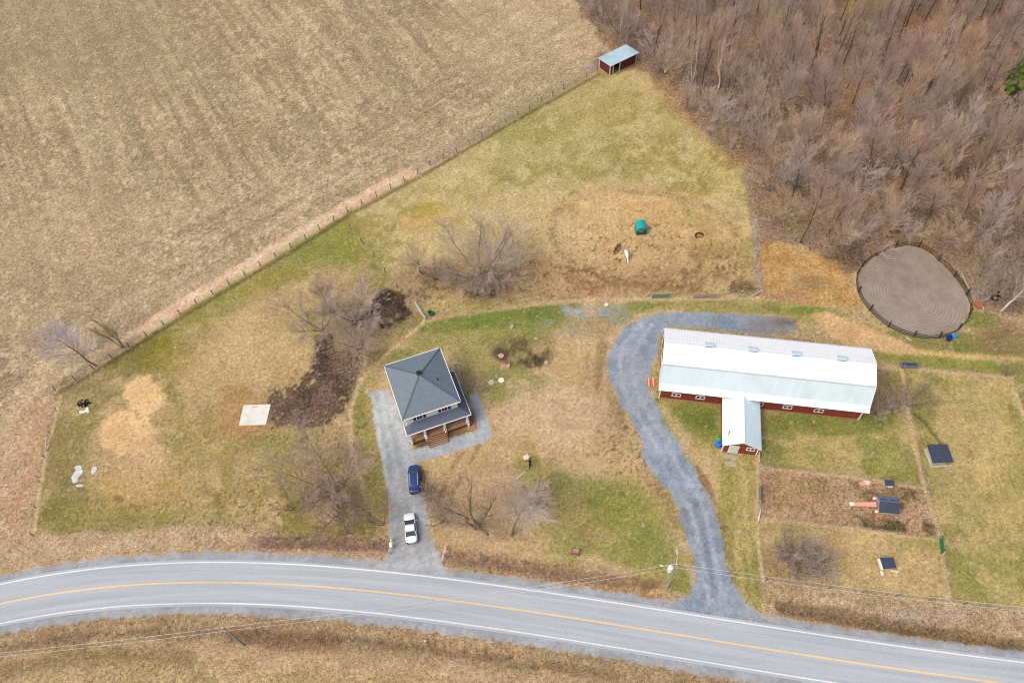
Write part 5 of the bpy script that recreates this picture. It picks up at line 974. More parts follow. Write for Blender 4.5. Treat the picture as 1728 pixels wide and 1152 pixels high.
c = G(1180, 398.5); t_ = thing('feed_tub', 'dark brown open ring tub on the bare ground right of the feeder', 'tub', (c[0], c[1], .1)); torus(.72, .17, 22, 8, .62).build('rim', mat('dark_brown_rubber', (70, 48, 38), .8, .12), t_, smooth=True)
MB().lathe([(.62, -.12), (.6, -.02)], 18).build('base', mat('earth_fill', (150, 118, 80), .9, .15), t_)
c = G(1649, 517); t_ = thing('garden_roller', 'rusty orange brown metal box lying at the right of the round pen', 'scrap', (c[0], c[1], 0), .5)
M_rust = mat('rust', (170, 104, 78), .85, .14, 5.0); MB().slab([(-.5, -.75, .55), (.55, -.6, .5), (.6, .55, .6), (-.4, .8, .65)], .1).build('lid', M_rust, t_); MB().box(-.35, .45, -.5, .6, .0, .42).build('body', M_rust, t_)
t_.name = 'rusty_box'
pole_lying('metal_bar', 'short white metal bar on the ground right of the rusty box', (1656, 516), (1660, 522), .07, WHITE, cat='bar'); pole_lying('drawbar', 'pale pinkish drawbar pointing at the yellow rimmed wheel', (1662, 507), (1671, 502), .09, M_postl, .1, .25, 'bar')
pole_lying('wooden_rail', 'grey plank leaning along the upper right side of the round pen', (1632, 493), (1618, 466), .09, M_postl, .9, 1.0, 'plank')
# roadside scraps
for (u, v, lab, s_) in ((718, 1081, 'white litter scrap on the lower road verge', .3), (230, 922, 'small white stone on the upper verge left of the driveway', .35), (296, 587, 'white scrap in the green strip under the field fence', .28), (647, 444, 'white block beside the paddock dividing fence', .35), (1023, 514, 'pale yellow stone on the lawn near the gravel loop', .75)):
    stone('stone', lab, u, v, s_, s_*.8, .4, mat('white_stone', (240, 238, 226), .8, .05), 'stone', None, .2)
pole_lying('board', 'pale yellow board on the grass left of the utility pole', (1113, 953), (1120, 955), .12, mat('yellow_board', (240, 222, 160), .8, .05), cat='board')
# garden stones in the bed
for i, (u, v, s_) in enumerate(((846, 601, 1.1), (858, 618, .9), (922, 613, .9), (905, 572, .7), (864, 552, .9))):
    stone('garden_stone', ('pinkish stone at the left end of the overgrown flower bed', 'pinkish stone below the left end of the flower bed', 'grey stone at the right end of the flower bed', 'small stone at the top of the flower bed', 'pale stone alone on the lawn above the flower bed')[i], u, v, s_, s_*.8, i, mat('pinkish_stone', (192, 164, 146), .9, .15, 3.0), 'stone', 'stones of the flower bed', .3)
# rubble and limestone patches
M_lime = mat('pale_limestone', (204, 208, 208), .9, .2, 2.5, bump=.5, dirt=(160, 150, 120), dirtamt=.8)
for i, (u, v, sx, sy) in enumerate(((132, 789, 1.3, .8), (131, 800, 2.2, 1.5), (159, 793, 1.4, .9), (127, 811, .9, .9), (134, 819, 1.3, .5))):
    stone('limestone_slab', ('small pale rock above the biggest one in the left paddock', 'biggest pale flat rock in the left paddock', 'pale rock lying apart to the right of the biggest one', 'low pale rock just under the biggest one', 'lowest pale rock of the group in the left paddock')[i], u, v, sx, sy, i*.8, M_lime, 'rock', 'pale rocks in the left paddock', .07)
c = G(142, 681); t_ = thing('dirt_heap', 'black heap of burnt earth in the upper left paddock', 'heap', (c[0], c[1], 0))
V, F = [], []
mb = MB(); 
for i in range(70):
    a = random.uniform(0, 6.28); r = random.random()**.7*1.0; s_ = random.uniform(.08, .2); mb.lathe([(s_, 0), (s_*.9, s_*.6), (s_*.2, s_*.9+(1-r)*.15)], 6, (r*math.cos(a)*1.2, r*math.sin(a)*.8))
mb.build('clod', mat('black_earth', (44, 40, 36), .95, .25, 5.0), t_)['kind'] = 'stuff'
c = G(143, 693); t_ = thing('stone_heap', 'small heap of white broken stones just below the black earth', 'stone heap', (c[0], c[1], 0)); M_chalk = mat('chalk_stone', (240, 234, 228), .85, .08)
for i in range(14):
    a = random.uniform(0, 6.28); r = random.random()**.5; q = random.uniform(.14, .28)
    ob = MB().lathe([(q, 0), (q*.9, q*.5), (q*.3, q*.9)], 7).build('stone', M_chalk, t_); ob.location = (r*math.cos(a)*.85, r*math.sin(a)*.6, 0); ob.rotation_euler = (random.gauss(0, .2), random.gauss(0, .2), a)
pole_lying('fallen_branch', 'thin pale Y shaped branch lying in the upper right paddock', (1170, 310), (1183, 318), .06, M_postl, cat='branch')

# ---- utility poles and wires
M_pole = mat('grey_utility_pole', (164, 158, 144), .85, .12, 3.0, stretch=(3, 3, .3)); M_ins = mat('insulator_grey', (210, 214, 216), .3, .05)
def upole(u, v, h, label, transformer):
    c = G(u, v); z = zat(c[0], c[1]); t_ = thing('utility_pole', label, 'utility pole', (c[0], c[1], z)); MB().tube((0, 0, -.5), (0, 0, h), .17, .11, 10).build('pole', M_pole, t_)
    ca_ = MB().beam((0, -.1, h-.5), (0, -.1, h-.49), .1, .1).build('bracket', M_pole, t_)
    for k, (x, zz) in enumerate(((0, h+.12), (.16, h-.9), (.16, h-1.6))): MB().lathe([(.05, zz-.12), (.09, zz-.06), (.05, zz), (.08, zz+.04), (.03, zz+.1)], 8, (x, 0)).build('insulator', M_ins, t_)
    if transformer:
        tr = MB().lathe([(.3, h-2.7), (.36, h-2.6), (.36, h-1.5), (.34, h-1.42), (.05, h-1.36)], 16, (-.55, .1)).build('transformer', mat('white_transformer', (232, 238, 236), .4, .04), t_); MB().tube((-.45, .1, h-1.4), (-.45, .1, h-1.05), .05).build('bushing', M_ins, tr)
        MB().beam((0, .1, h-2.0), (-.3, .1, h-2.0), .06, .06).build('arm', M_pole, t_); la = MB().path([(0, 0, h-1.0), (.3, .9, h-.2), (.35, 1.5, h-.1)], .04).build('lamp_arm', M_galv, t_); MB().box(.25, .45, 1.3, 1.9, h-.2, h-.08).build('lamp_head', M_galv, la)
        MB().box(.12, .32, -.1, .1, h-1.3, h-.9).build('cutout', M_ins, t_)
    return Vector((c[0], c[1], z))
pa = upole(1125.8, 990.8, 9.6, 'grey utility pole with a white transformer beside the barn driveway', True)
pb = upole(412, 1088, 8.6, 'leaning looking grey utility pole on the lower side of the road', False)
def wire(label, a, b, sag, r=.022):
    n = 24; P = []
    for i in range(n+1):
        f = i/n; p = a.lerp(b, f); P.append(Vector((p.x, p.y, p.z-sag*4*f*(1-f)))-a)
    ob = MB().path([tuple(p) for p in P], r, 5).build('overhead_wire', mat('aluminium_wire', (206, 206, 200), .4, .04)); ob.location = a; return props(ob, label, 'wire', 'overhead wires along the road')
up3 = pa+Vector((0, 0, 9.7)); lo3 = pa+Vector((.16, 0, 8.2)); up4 = pb+Vector((0, 0, 8.7)); lo4 = pb+Vector((.16, 0, 7.2))
wire('upper overhead wire crossing the road between the two poles', up3, up4, 1.2); wire('lower overhead wire crossing the road between the two poles', lo3, lo4, 1.4)
pe = Vector((*G(1800, 1072)[:2], 9.2)); wire('upper overhead wire running right from the transformer pole', up3, pe, 1.0); wire('lower overhead wire running right from the transformer pole', lo3, pe-Vector((0, 0, 1.3)), 1.2)
pw = Vector((*G(-160, 1150)[:2], 9.2)); wire('upper overhead wire running left from the lower pole', up4, pw, .9); wire('lower overhead wire running left from the lower pole', lo4, pw-Vector((0, 0, 1.5)), 1.0)

# ================================================================== LIVING THINGS
def skin_body(name, V, E_, R_, m_, parent, lv=2):
    me = bpy.data.meshes.new(name); me.from_pydata(V, E_, []); me.materials.append(m_)
    o = link(name, me, parent); s = o.modifiers.new('skin', 'SKIN'); s.use_smooth_shade = True
    for i, r in enumerate(R_):
        me.skin_vertices[0].data[i].radius = (r, r) if not isinstance(r, tuple) else r
    me.skin_vertices[0].data[0].use_root = True
    q = o.modifiers.new('sub', 'SUBSURF'); q.levels = lv; q.render_levels = lv; return o
def horse(u, v, rz, rgb, mane, label, sc=1.0):
    c = G(u, v); t_ = thing('horse', label, 'horse', (c[0], c[1], zat(c[0], c[1])), rz); t_.scale = (sc,)*3
    M_h = mat(label[:9]+'coat', rgb, .7, .08); M_m = mat(label[:9]+'mane', mane, .9, .1)
    V = [(0, 0, 1.15), (0, .45, 1.18), (0, .75, 1.22), (0, 1.02, 1.05), (0, 1.25, .72), (0, 1.42, .38), (0, 1.62, .14), (0, -.4, 1.18), (0, -.72, 1.16)]
    R_ = [.33, .32, .25, .15, .12, .13, .07, .32, .27]; E_ = [(0, 1), (1, 2), (2, 3), (3, 4), (4, 5), (5, 6), (0, 7), (7, 8)]
    for s_ in (-1, 1):
        k = len(V); V += [(s_*.16, .62, .95), (s_*.17, .66 if s_ > 0 else .5, .52), (s_*.17, .64 if s_ > 0 else .42, .12), (s_*.17, .68 if s_ > 0 else .46, .02)]; R_ += [.12, .06, .04, .055]; E_ += [(1, k), (k, k+1), (k+1, k+2), (k+2, k+3)]
        k = len(V); V += [(s_*.17, -.62, .92), (s_*.18, -.82, .55), (s_*.18, -.74, .14), (s_*.18, -.7, .02)]; R_ += [.16, .07, .042, .055]; E_ += [(8, k), (k, k+1), (k+1, k+2), (k+2, k+3)]
    skin_body('body', V, E_, R_, M_h, t_)
    mb = MB(); mb.path([(0, -.95, 1.25), (0, -1.12, 1.1), (0, -1.16, .75), (0, -1.13, .45)], .07, 8); mb.build('tail', M_m, t_, smooth=True)
    mb = MB(); mb.path([(0, .78, 1.46), (0, 1.02, 1.25), (0, 1.25, .9), (0, 1.36, .62)], .06, 6); mb.build('mane', M_m, t_, smooth=True)
    for s_ in (-1, 1): MB().tube((s_*.07, 1.34, .55), (s_*.1, 1.3, .72), .035, .008, 6).build('ear', M_h, t_)
horse(1056.5, 434, heading((1058, 441), (1053, 423))-PI/2+PI, (248, 246, 240), (228, 224, 214), 'white horse grazing head down below the teal feeder', 1.05)
horse(1041.5, 422, heading((1037, 427), (1047, 413))-PI/2+PI, (128, 74, 44), (62, 42, 32), 'brown horse grazing left of the white horse', .95)
# person
c = G(895, 789); pt = thing('person', 'person in black clothes with brown hair bending forward on the lawn', 'person', (c[0], c[1], 0), .05)
M_bl = mat('black_clothing', (36, 32, 34), .85, .12, 6.0); M_sk = mat('skin', (206, 156, 136), .6, .05); M_hair = mat('brown_hair', (72, 42, 28), .8, .12, 10.0)
V = [(0, .12, .95), (0, .3, 1.15), (0, .52, 1.34), (0, .66, 1.44), (0, .76, 1.5), (0, .86, 1.54)]; R_ = [.15, .15, (.19, .13), .07, .09, .1]; E_ = [(0, 1), (1, 2), (2, 3), (3, 4), (4, 5)]
for s_, fy in ((-1, -.1), (1, .2)):
    k = len(V); V += [(s_*.1, .1, .88), (s_*.11, .12+fy*.4, .5), (s_*.11, fy-.02, .1), (s_*.11, fy+.14, .05)]; R_ += [.1, .075, .05, .045]; E_ += [(0, k), (k, k+1), (k+1, k+2), (k+2, k+3)]
    k = len(V); V += [(s_*.2, .5, 1.32), (s_*.27, .56, 1.04), (s_*.22, .74, .85)]; R_ += [.07, .055, .04]; E_ += [(2, k), (k, k+1), (k+1, k+2)]
skin_body('body', V, E_, R_, M_bl, pt)
hd = MB().lathe([(.02, -.13), (.07, -.1), (.09, 0), (.085, .07), (.02, .12)], 12).build('head', M_sk, pt, smooth=True); hd.location = (0, .84, 1.5); hd.rotation_euler = (-.9, 0, 0); MB().box(-.012, .012, .08, .115, -.03, .0).build('nose', M_sk, hd)
for s_ in (-1, 1): MB().cbox((s_*.034, .085, .02), (.02, .012, .012)).build('eye', M_bl, hd); MB().cbox((s_*.09, 0, 0), (.02, .03, .05)).build('ear', M_sk, hd)
MB().cbox((0, .083, -.055), (.045, .012, .012)).build('mouth', mat('lips', (170, 100, 92), .6, .05), hd)
hb = MB().lathe([(.03, -.02), (.11, .02), (.125, .09), (.1, .15), (.02, .19)], 12).build('hair', M_hair, pt, smooth=True); hb.location = (0, .8, 1.52); hb.rotation_euler = (-.5, 0, 0)
for s_ in (-1, 1):
    hn = MB().cbox((s_*.21, .78, .8), (.07, .04, .1)).build('hand', M_sk, pt, bevel=.012)
    for k in range(4): MB().tube((s_*.21-.03+k*.02, .79, .755), (s_*.21-.03+k*.02, .815, .69+.008*abs(k-1)), .009, .007, 5).build('finger', M_sk, hn)
    MB().tube((s_*.21-s_*.04, .79, .8), (s_*.21-s_*.06, .83, .74), .011, .009, 5).build('thumb', M_sk, hn)
    MB().box(s_*.11-.05, s_*.11+.05, (-.1 if s_ < 0 else .2)-.1, (-.1 if s_ < 0 else .2)+.2, 0, .08).build('shoe', M_bl, pt)
c = G(888, 779); t_ = thing('bird_table', 'salmon topped box on a post beside the bending person', 'box', (c[0], c[1], 0), .35)
MB().box(-.05, .05, -.05, .05, -.2, 1.3).build('post', mat('brown_post', (150, 122, 100), .8, .1), t_); MB().box(-.28, .28, -.25, .25, 1.3, 1.55).build('box', M_pink, t_); MB().slab([(-.42, -.38, 1.62), (.42, -.38, 1.62), (.42, .38, 1.68), (-.42, .38, 1.68)], .05).build('roof', mat('pale_salmon', (250, 204, 178), .7, .04), t_)

# ================================================================== TREES AND BRUSH
def rot_away(d, ang, az):
    a = d.orthogonal().normalized(); b = d.cross(a); s = a*math.cos(az)+b*math.sin(az); return (d*math.cos(ang)+s*math.sin(ang)).normalized()
def grow_tree(seed, h, r, stems=1, lean=(0, 0), n=(14, 7, 6), ang=(.75, .7, .7), ratio=(.42, .5, .5), start=.35, up=.12, wob=.09, spread=.35, fine=1.0):
    """bare tree: list of segments per level"""
    R = random.Random(seed); seg = {0: [], 1: [], 2: [], 3: []}
    def br(p, d, L_, r0, lv):
        ns_ = (9, 5, 3, 1)[lv]; st = L_/ns_; P = [p.copy()]; D = []
        for i in range(ns_):
            w_ = wob*(1, 1.6, 2.2, 2)[lv]
            d = (d+Vector((R.gauss(0, w_), R.gauss(0, w_), R.gauss(0, w_)+up*(0.3 if lv == 0 else 1)))).normalized(); q = p+d*st
            f0, f1 = i/ns_, (i+1)/ns_; e = .78 if lv < 3 else 1.0
            seg[lv].append((tuple(p), tuple(q), r0*(1-e*f0), r0*(1-e*f1) if lv < 3 else r0*.25)); p = q; P.append(p.copy()); D.append(d.copy())
        if lv == 3: return
        k = n[lv]; s0 = start if lv == 0 else .2
        for c_ in range(k):
            f = s0+(1-s0)*(c_+R.random())/k; x = f*ns_; i = min(ns_-1, int(x)); q = P[i].lerp(P[i+1], x-i)
            az = c_*2.4+R.random()*1.5; a = ang[lv]*(1-.35*f)*R.uniform(.75, 1.25); nd = rot_away(D[i], a, az)
            br(q, nd, L_*ratio[lv]*(1.15-.55*f if lv == 0 else 1.1-.5*f)*R.uniform(.75, 1.2), (max(.03, r0*(1-.78*f)*.42) if lv == 0 else .018*fine) if lv < 2 else .013*fine, lv+1)
    for s_ in range(stems):
        if stems > 1: a = s_*2*PI/stems+R.random(); d = Vector((math.cos(a)*spread*R.uniform(.5, 1.2), math.sin(a)*spread*R.uniform(.5, 1.2), 1)).normalized(); p = Vector((math.cos(a)*r*.7, math.sin(a)*r*.7, -.1))
        else: d = Vector((lean[0], lean[1], 1)).normalized(); p = Vector((0, 0, -.1))
        br(p, d, h*(R.uniform(.85, 1.05) if stems > 1 else 1), r, 0)
    return seg
def seg_mesh(name, segs, sides, m_):
    V = []; F = []; k = 0
    for sg, sd in zip(segs, sides):
        if not sg: continue
        a = np.array([s[0] for s in sg]); b = np.array([s[1] for s in sg]); r0 = np.array([s[2] for s in sg]); r1 = np.array([s[3] for s in sg])
        v, f = prisms(a, b, r0, r1, sd); V.append(v); F.append(f+k); k += len(v)
    return np_mesh(name, np.concatenate(V), np.concatenate(F), m_, False)
B_grey = mat('grey_bark', (126, 112, 100), .95, .15, 4.0); B_brn = mat('brown_bark', (126, 110, 98), .95, .16, 4.0); B_dark = mat('dark_bark', (88, 76, 68), .95, .18, 4.0); B_birch = mat('pale_birch_bark', (214, 204, 190), .85, .12, 2.5, stretch=(1, 1, 4), dirt=(120, 108, 98), dirtamt=.5); B_tan = mat('tan_bark', (158, 136, 112), .95, .14, 4.0); B_green = mat('mossy_bark', (112, 106, 78), .95, .16, 3.0)
T_col = {'grey': (186, 168, 154), 'pink': (188, 160, 148), 'tan': (200, 174, 148), 'lilac': (196, 180, 170), 'brown': (164, 140, 122), 'straw': (204, 178, 134), 'red': (162, 130, 118), 'rose': (186, 162, 150), 'pale': (216, 204, 206)}
T_m = {k: mat(k+'_twigs', v, .95, .12, 1.2, spec=.1) for k, v in T_col.items()}
tris = 0
def proto(seed, bark, twig, **kw):
    sg = grow_tree(seed, **kw); V, F = [], []
    v2, f2 = prisms([s[0] for s in sg[2]], [s[1] for s in sg[2]], [s[2] for s in sg[2]], [s[3] for s in sg[2]], 3); f2 = np.concatenate([f2[:, [0, 1, 2]], f2[:, [0, 2, 3]]])
    v3, f3 = twigs([s[0] for s in sg[3]], [s[1] for s in sg[3]], np.array([s[2] for s in sg[3]]))
    return (seg_mesh('trunk', [sg[0], sg[1]], (7, 4), bark), np_mesh('crown', np.concatenate([v2, v3]), np.concatenate([f2, f3+len(v2)]), T_m[twig]))
def plant(pr, name, label, cat, x, y, rz, sc, group=None, tilt=(0, 0), sz=None):
    t_ = thing(name, label, cat, (x, y, zat(x, y)), rz, group); t_.rotation_euler = (tilt[0], tilt[1], rz); t_.scale = (sc, sc, (sz or sc))
    link('trunk', pr[0], t_); link('crown', pr[1], t_); return t_
# woodland kinds
woods = []; WN = ['greyish', 'pinkish', 'tan', 'lilac grey', 'brown', 'light grey', 'rose tinted', 'sandy', 'pale pink', 'dark grey']
for i, (b_, tw) in enumerate(((B_grey, 'grey'), (B_dark, 'pink'), (B_tan, 'tan'), (B_grey, 'lilac'), (B_dark, 'brown'), (B_tan, 'grey'), (B_dark, 'rose'), (B_grey, 'tan'), (B_grey, 'pink'), (B_dark, 'grey'))):
    woods.append(proto(100+i, b_, tw, h=11.3+(i % 3)*1.4, r=.12+.02*(i % 3), n=(16, 11, 17), start=.34, ang=(.75, .65, .6), ratio=((.5, .42, .46)[i % 3], .5, .5), up=.09, wob=.05))
bushy = [proto(140+i, b_, tw, h=8.2, r=.08, stems=4, n=(9, 9, 15), start=.2, ang=(.7, .65, .6), ratio=(.48, .5, .5), up=.06, spread=.55) for i, (b_, tw) in enumerate(((B_tan, 'tan'), (B_grey, 'grey'), (B_grey, 'lilac')))]
birch = proto(160, B_birch, 'tan', h=12, r=.12, stems=2, n=(12, 7, 10), start=.3, ang=(.7, .7, .7), ratio=(.3, .5, .5), spread=.22)
deadt = proto(161, B_birch, 'straw', h=9, r=.2, n=(7, 4, 3), start=.3, ang=(.8, .7, .7), ratio=(.5, .5, .5), wob=.16)
opens = [proto(120+i, B_dark, tw, h=12.5+i*.5, r=.15, n=(12, 8, 12), start=.42, ang=(.6, .6, .6), ratio=(.36, .5, .5), up=.12, wob=.05) for i, tw in enumerate(('grey', 'pink', 'lilac', 'tan'))]
palew = proto(190, B_tan, 'straw', h=11.5, r=.13, stems=3, n=(11, 9, 13), start=.25, ang=(.6, .55, .5), ratio=(.48, .5, .5), spread=.45, up=.05, wob=.05)
T_sw = palew[1]; palew[1].materials[0] = mat('sandy_twigs', (216, 192, 166), .95, .12, 1.2, spec=.1)
# individually seen trees: (u, v of the base, proto, scale, rz, tilt, name, label)
lilac_big = proto(170, B_grey, 'pale', h=9.5, r=.15, stems=1, lean=(-.3, .1), n=(22, 15, 22), start=.28, ang=(1.0, .7, .6), ratio=(.6, .5, .5), up=.05, fine=.62)
strawt = proto(171, B_brn, 'straw', h=6.2, r=.08, stems=3, n=(10, 8, 13), start=.35, ang=(.5, .6, .7), ratio=(.36, .5, .5), spread=.3, fine=.62)
wide = proto(172, B_brn, 'lilac', h=10, r=.12, stems=6, n=(12, 11, 17), start=.22, ang=(.85, .65, .6), ratio=(.46, .5, .5), spread=.95, up=.03, wob=.06, fine=.62)
wide2 = proto(173, B_brn, 'grey', h=9.5, r=.11, stems=4, n=(13, 11, 17), start=.2, ang=(.9, .65, .6), ratio=(.48, .5, .5), spread=.8, up=.03, wob=.06, fine=.62)
tall2 = proto(174, B_grey, 'pink', h=9.5, r=.11, stems=2, n=(15, 11, 17), start=.25, ang=(.8, .65, .6), ratio=(.46, .5, .5), spread=.35, fine=.62)
mossy = proto(175, B_green, 'tan', h=8.8, r=.2, stems=1, lean=(-.2, .1), n=(20, 13, 18), start=.3, ang=(.95, .65, .6), ratio=(.58, .5, .5), up=.05, fine=.62)
pinkb = proto(176, B_brn, 'rose', h=9.8, r=.09, stems=5, n=(12, 12, 21), start=.2, ang=(.8, .7, .6), ratio=(.46, .5, .5), spread=.7, up=.04, fine=.62)
redb = proto(177, B_grey, 'red', h=6.2, r=.06, stems=6, n=(9, 8, 14), start=.15, ang=(.7, .75, .7), ratio=(.45, .5, .5), spread=.7, fine=.62)
applet = proto(178, B_green, 'tan', h=6.8, r=.17, stems=5, n=(9, 8, 13), start=.3, ang=(.8, .7, .6), ratio=(.46, .5, .5), spread=.55, up=.10, fine=.62)
lean = proto(179, B_grey, 'lilac', h=11.5, r=.22, stems=1, lean=(.16, .3), n=(20, 15, 24), start=.42, ang=(.95, .8, .7), ratio=(.5, .5, .5), up=.0, fine=.62)
thicket = proto(180, B_grey, 'grey', h=3.8, r=.06, stems=11, n=(8, 8, 10), start=.1, ang=(.7, .8, .7), ratio=(.5, .5, .5), spread=.95, up=.04, fine=.62)
brush = proto(181, B_brn, 'grey', h=3.0, r=.045, stems=7, n=(7, 7, 11), start=.1, ang=(.7, .8, .7), ratio=(.5, .5, .5), spread=.8, up=.05, fine=.62)
smallt = proto(182, B_brn, 'brown', h=4.4, r=.06, stems=3, n=(9, 8, 12), start=.2, ang=(.8, .7, .7), ratio=(.42, .5, .5), spread=.5, fine=.62)
SP = [
 (163, 617, lilac_big, 1.0, .2, 'bare_tree', 'pale lilac grey bare tree leaning over the stubble field at the far left', 'tree'),
 (208, 586, strawt, 1.25, 1, 'bare_tree', 'straw coloured bare tree with forked stems beside the pale lilac tree', 'tree'),
 (543, 558, wide2, 1.0, 4.1, 'bare_tree', 'bare tree with dark forked limbs at the top of the dark mud', 'tree'),
 (562, 528, tall2, .85, 2, 'bare_tree', 'thin pinkish bare tree in the paddock just above the forked one', 'tree'),
 (598, 543, wide, .85, .8, 'bare_tree', 'low spreading bare tree between the two patches of black mud', 'tree'),
 (608, 588, pinkb, .8, .4, 'bare_tree', 'pale brown bare tree on the right edge of the big mud patch', 'tree'),
 (712, 462, mossy, .95, 1.2, 'bare_tree', 'mossy limbed bare tree with broad crown left of the biggest paddock tree', 'tree'),
 (812, 467, wide, 1.15, 2.2, 'bare_tree', 'biggest bare tree of the paddock with many dark stems fanning out', 'tree'),
 (838, 470, wide2, 1.05, 5.0, 'bare_tree', 'hazy grey bare tree on the right of the biggest paddock tree', 'tree'),
 (832, 500, brush, 1.5, 0, 'bare_bush', 'grey bare bush under the right side of the biggest paddock tree', 'bush'),
 (800, 498, brush, 1.3, 2, 'bare_bush', 'grey bare bush left of the other one under the paddock trees', 'bush'),
 (737, 472, brush, 1.4, 4, 'bare_bush', 'lilac grey bare bush between the mossy tree and the biggest tree', 'bush'),
 (568, 828, pinkb, 1.2, 0, 'bare_tree', 'dense rose tinted bare tree on the left of the house driveway', 'tree'),
 (575, 862, redb, 1.35, 1, 'bare_tree', 'low dark red twigged tree in front of the rose tinted one', 'tree'),
 (592, 898, smallt, 1.4, 2, 'bare_tree', 'small bare tree standing at the roadside brush left of the driveway', 'tree'),
 (646, 884, smallt, 1.5, 4, 'bare_tree', 'grey bare tree close to the left edge of the house driveway', 'tree'),
 (494, 860, smallt, 1.1, 5, 'bare_bush', 'small lone bare shrub in the lower left paddock', 'bush'),
 (749, 880, brush, 1.45, 0, 'bare_bush', 'brown bare bush at the right edge of the driveway beside the white car', 'bush'),
 (727, 838, brush, 1.0, 3, 'bare_bush', 'small dark bare bush at the tail of the blue car', 'bush'),
 (804, 890, applet, 1.4, 1.0, 'bare_tree', 'mossy multi stemmed fruit tree on the lawn between the cars and leaning tree', 'tree'),
 (863, 903, lean, .92, 0.0, 'leaning_tree', 'leaning bare tree with a hazy bluish crown in the middle of the lawn', 'tree'),
 (905, 850, applet, .85, 3.3, 'bare_tree', 'small crooked bare tree under the crown of the leaning tree', 'tree'),
 (1340, 958, thicket, 1.25, 0, 'thicket', 'big dark grey bramble thicket left of the white sided hut', 'bush'),
 (1378, 958, thicket, 1.05, 2.5, 'thicket', 'right half of the thicket with upright pale stems', 'bush'),
 (1330, 935, brush, 1.5, 2.5, 'bare_bush', 'pale bare bush behind the dark bramble thicket', 'bush'),
 (1531, 684, smallt, 1.35, 0, 'bare_tree', 'small bare tree at the right end of the barn by the pasture fence', 'tree'),
 (1500, 690, brush, 1.3, 1, 'bare_bush', 'bare bush under the right end wall of the barn', 'bush'),
 (1478, 700, brush, 1.0, 3, 'bare_bush', 'brown bush right at the lower right barn corner', 'bush'),
 (1697, 634, smallt, .8, 3, 'bare_bush', 'thin bare sapling at the top right corner of the far pasture', 'bush'),
 (1690, 524, deadt, 1.15, 1.2, 'dead_tree', 'pale forked dead tree standing by the old wheel', 'tree'),
 (1122, 122, birch, 1.0, 1.9, 'birch_tree', 'slender white birch with two stems right behind the red shed', 'tree'),
 (1048, 62, birch, .95, .4, 'birch_tree', 'white birch rising just above the shed roof', 'tree'),
 (1168, 138, birch, .9, 3.5, 'birch_tree', 'white birch at the wood edge among low pale branches', 'tree'),
 (1213, 148, deadt, 1.3, 4.0, 'dead_tree', 'white forked dead tree standing out at the wood edge', 'tree'),
 (1425, 405, birch, .8, 5.0, 'birch_tree', 'pale multi branched tree leaning over the top left of the round pen', 'tree'),
 (1290, 215, palew, 1.0, .3, 'bare_tree', 'large pale branched bare tree just inside the wood above the paddock corner', 'tree'),
 (1375, 300, palew, 1.1, 2.1, 'bare_tree', 'large pale branched bare tree left of the tall dark trunk in the wood', 'tree'),
 (1400, 412, palew, .95, 4.4, 'bare_tree', 'pale fan shaped bare tree at the lower edge of the wood beside the pen', 'tree'),
 (1600, 330, palew, 1.2, 5.2, 'bare_tree', 'biggest pale fan shaped tree of the wood above the riding pen', 'tree'),
 (1500, 300, palew, .95, 3.0, 'bare_tree', 'pale grey fan shaped tree right of the tall dark trunk in the wood', 'tree'),
 (1690, 400, palew, 1.1, 1.0, 'bare_tree', 'pale fan shaped bare tree at the right edge above the riding pen', 'tree'),
 (1202, 200, birch, .6, 2.0, 'birch_tree', 'short pale birch on the lower wood edge by the paddock', 'tree'),
]
for (u, v, pr, sc, rz, nm, lab, cat) in SP:
    c = G(u, v); plant(pr, nm, lab, cat, c[0], c[1], rz, sc)
# marked dark trunks of the wood, then a scatter that keeps its distance
R = random.Random(5); pts = []; PX = G(1712, 150)
marks = [(1350, 95), (1375, 45), (1290, 135), (1376, 98), (1479, 182), (1430, 148), (1490, 95), (1517, 132), (1523, 148), (1612, 80), (1662, 48), (1646, 52), (1655, 146), (1520, 320), (1285, 185), (1330, 170), (1225, 110), (1250, 60), (1170, 88), (1110, 60), (1060, 40), (1590, 220), (1560, 260), (1456, 322), (1330, 355), (1350, 410), (1395, 400), (1640, 330), (1690, 300), (1610, 390), (1662, 400), (1720, 380)]
FW = GP(FOR)
for (u, v) in marks:
    c = G(u, v); pts.append((c[0], c[1], 0))
tgt = 262; tries = 0
xmin, ymin = FW.min(0); 
while len(pts) < tgt and tries < 60000:
    tries += 1; u = R.uniform(930, 1790); v = R.uniform(-70, 560)
    c = G(u, v); x, y = c[0], c[1]
    if R.random() > (220.0/(y+40))**0 : continue
    if poly_sd(np.array([x]), np.array([y]), FW, 80)[0] < 1.2: continue
    if poly_sd(np.array([x]), np.array([y]), GP([(1284, 405), (1330, 400), (1400, 430), (1445, 450), (1445, 530), (1285, 520)]), 5)[0] > -1: continue
    if sdP is not None and math.hypot(x-ctr[0], y-ctr[1]) < 12.5: continue
    if math.hypot(x-29.5, y-152) < 7.5 or math.hypot(x-PX[0], (y-PX[1])*.6) < 6: continue
    md = 4.7
    if any((x-a)**2+(y-b)**2 < md*md for a, b, _ in pts): continue
    pts.append((x, y, 1))
def near_edge(x, y): return poly_sd(np.array([x]), np.array([y]), FW, 80)[0]
def zone(x, y):
    if math.hypot(x-ctr[0], y-ctr[1]) < 30: return 'round the back of the riding pen'
    if near_edge(x, y) < 10 and x < 62: return 'along the paddock edge of the wood'
    if x < 40: return 'behind the red field shed'
    if y < 120: return 'in the right lower part of the wood'
    if y < 150: return 'in the middle of the wood'
    return 'at the far top of the wood'
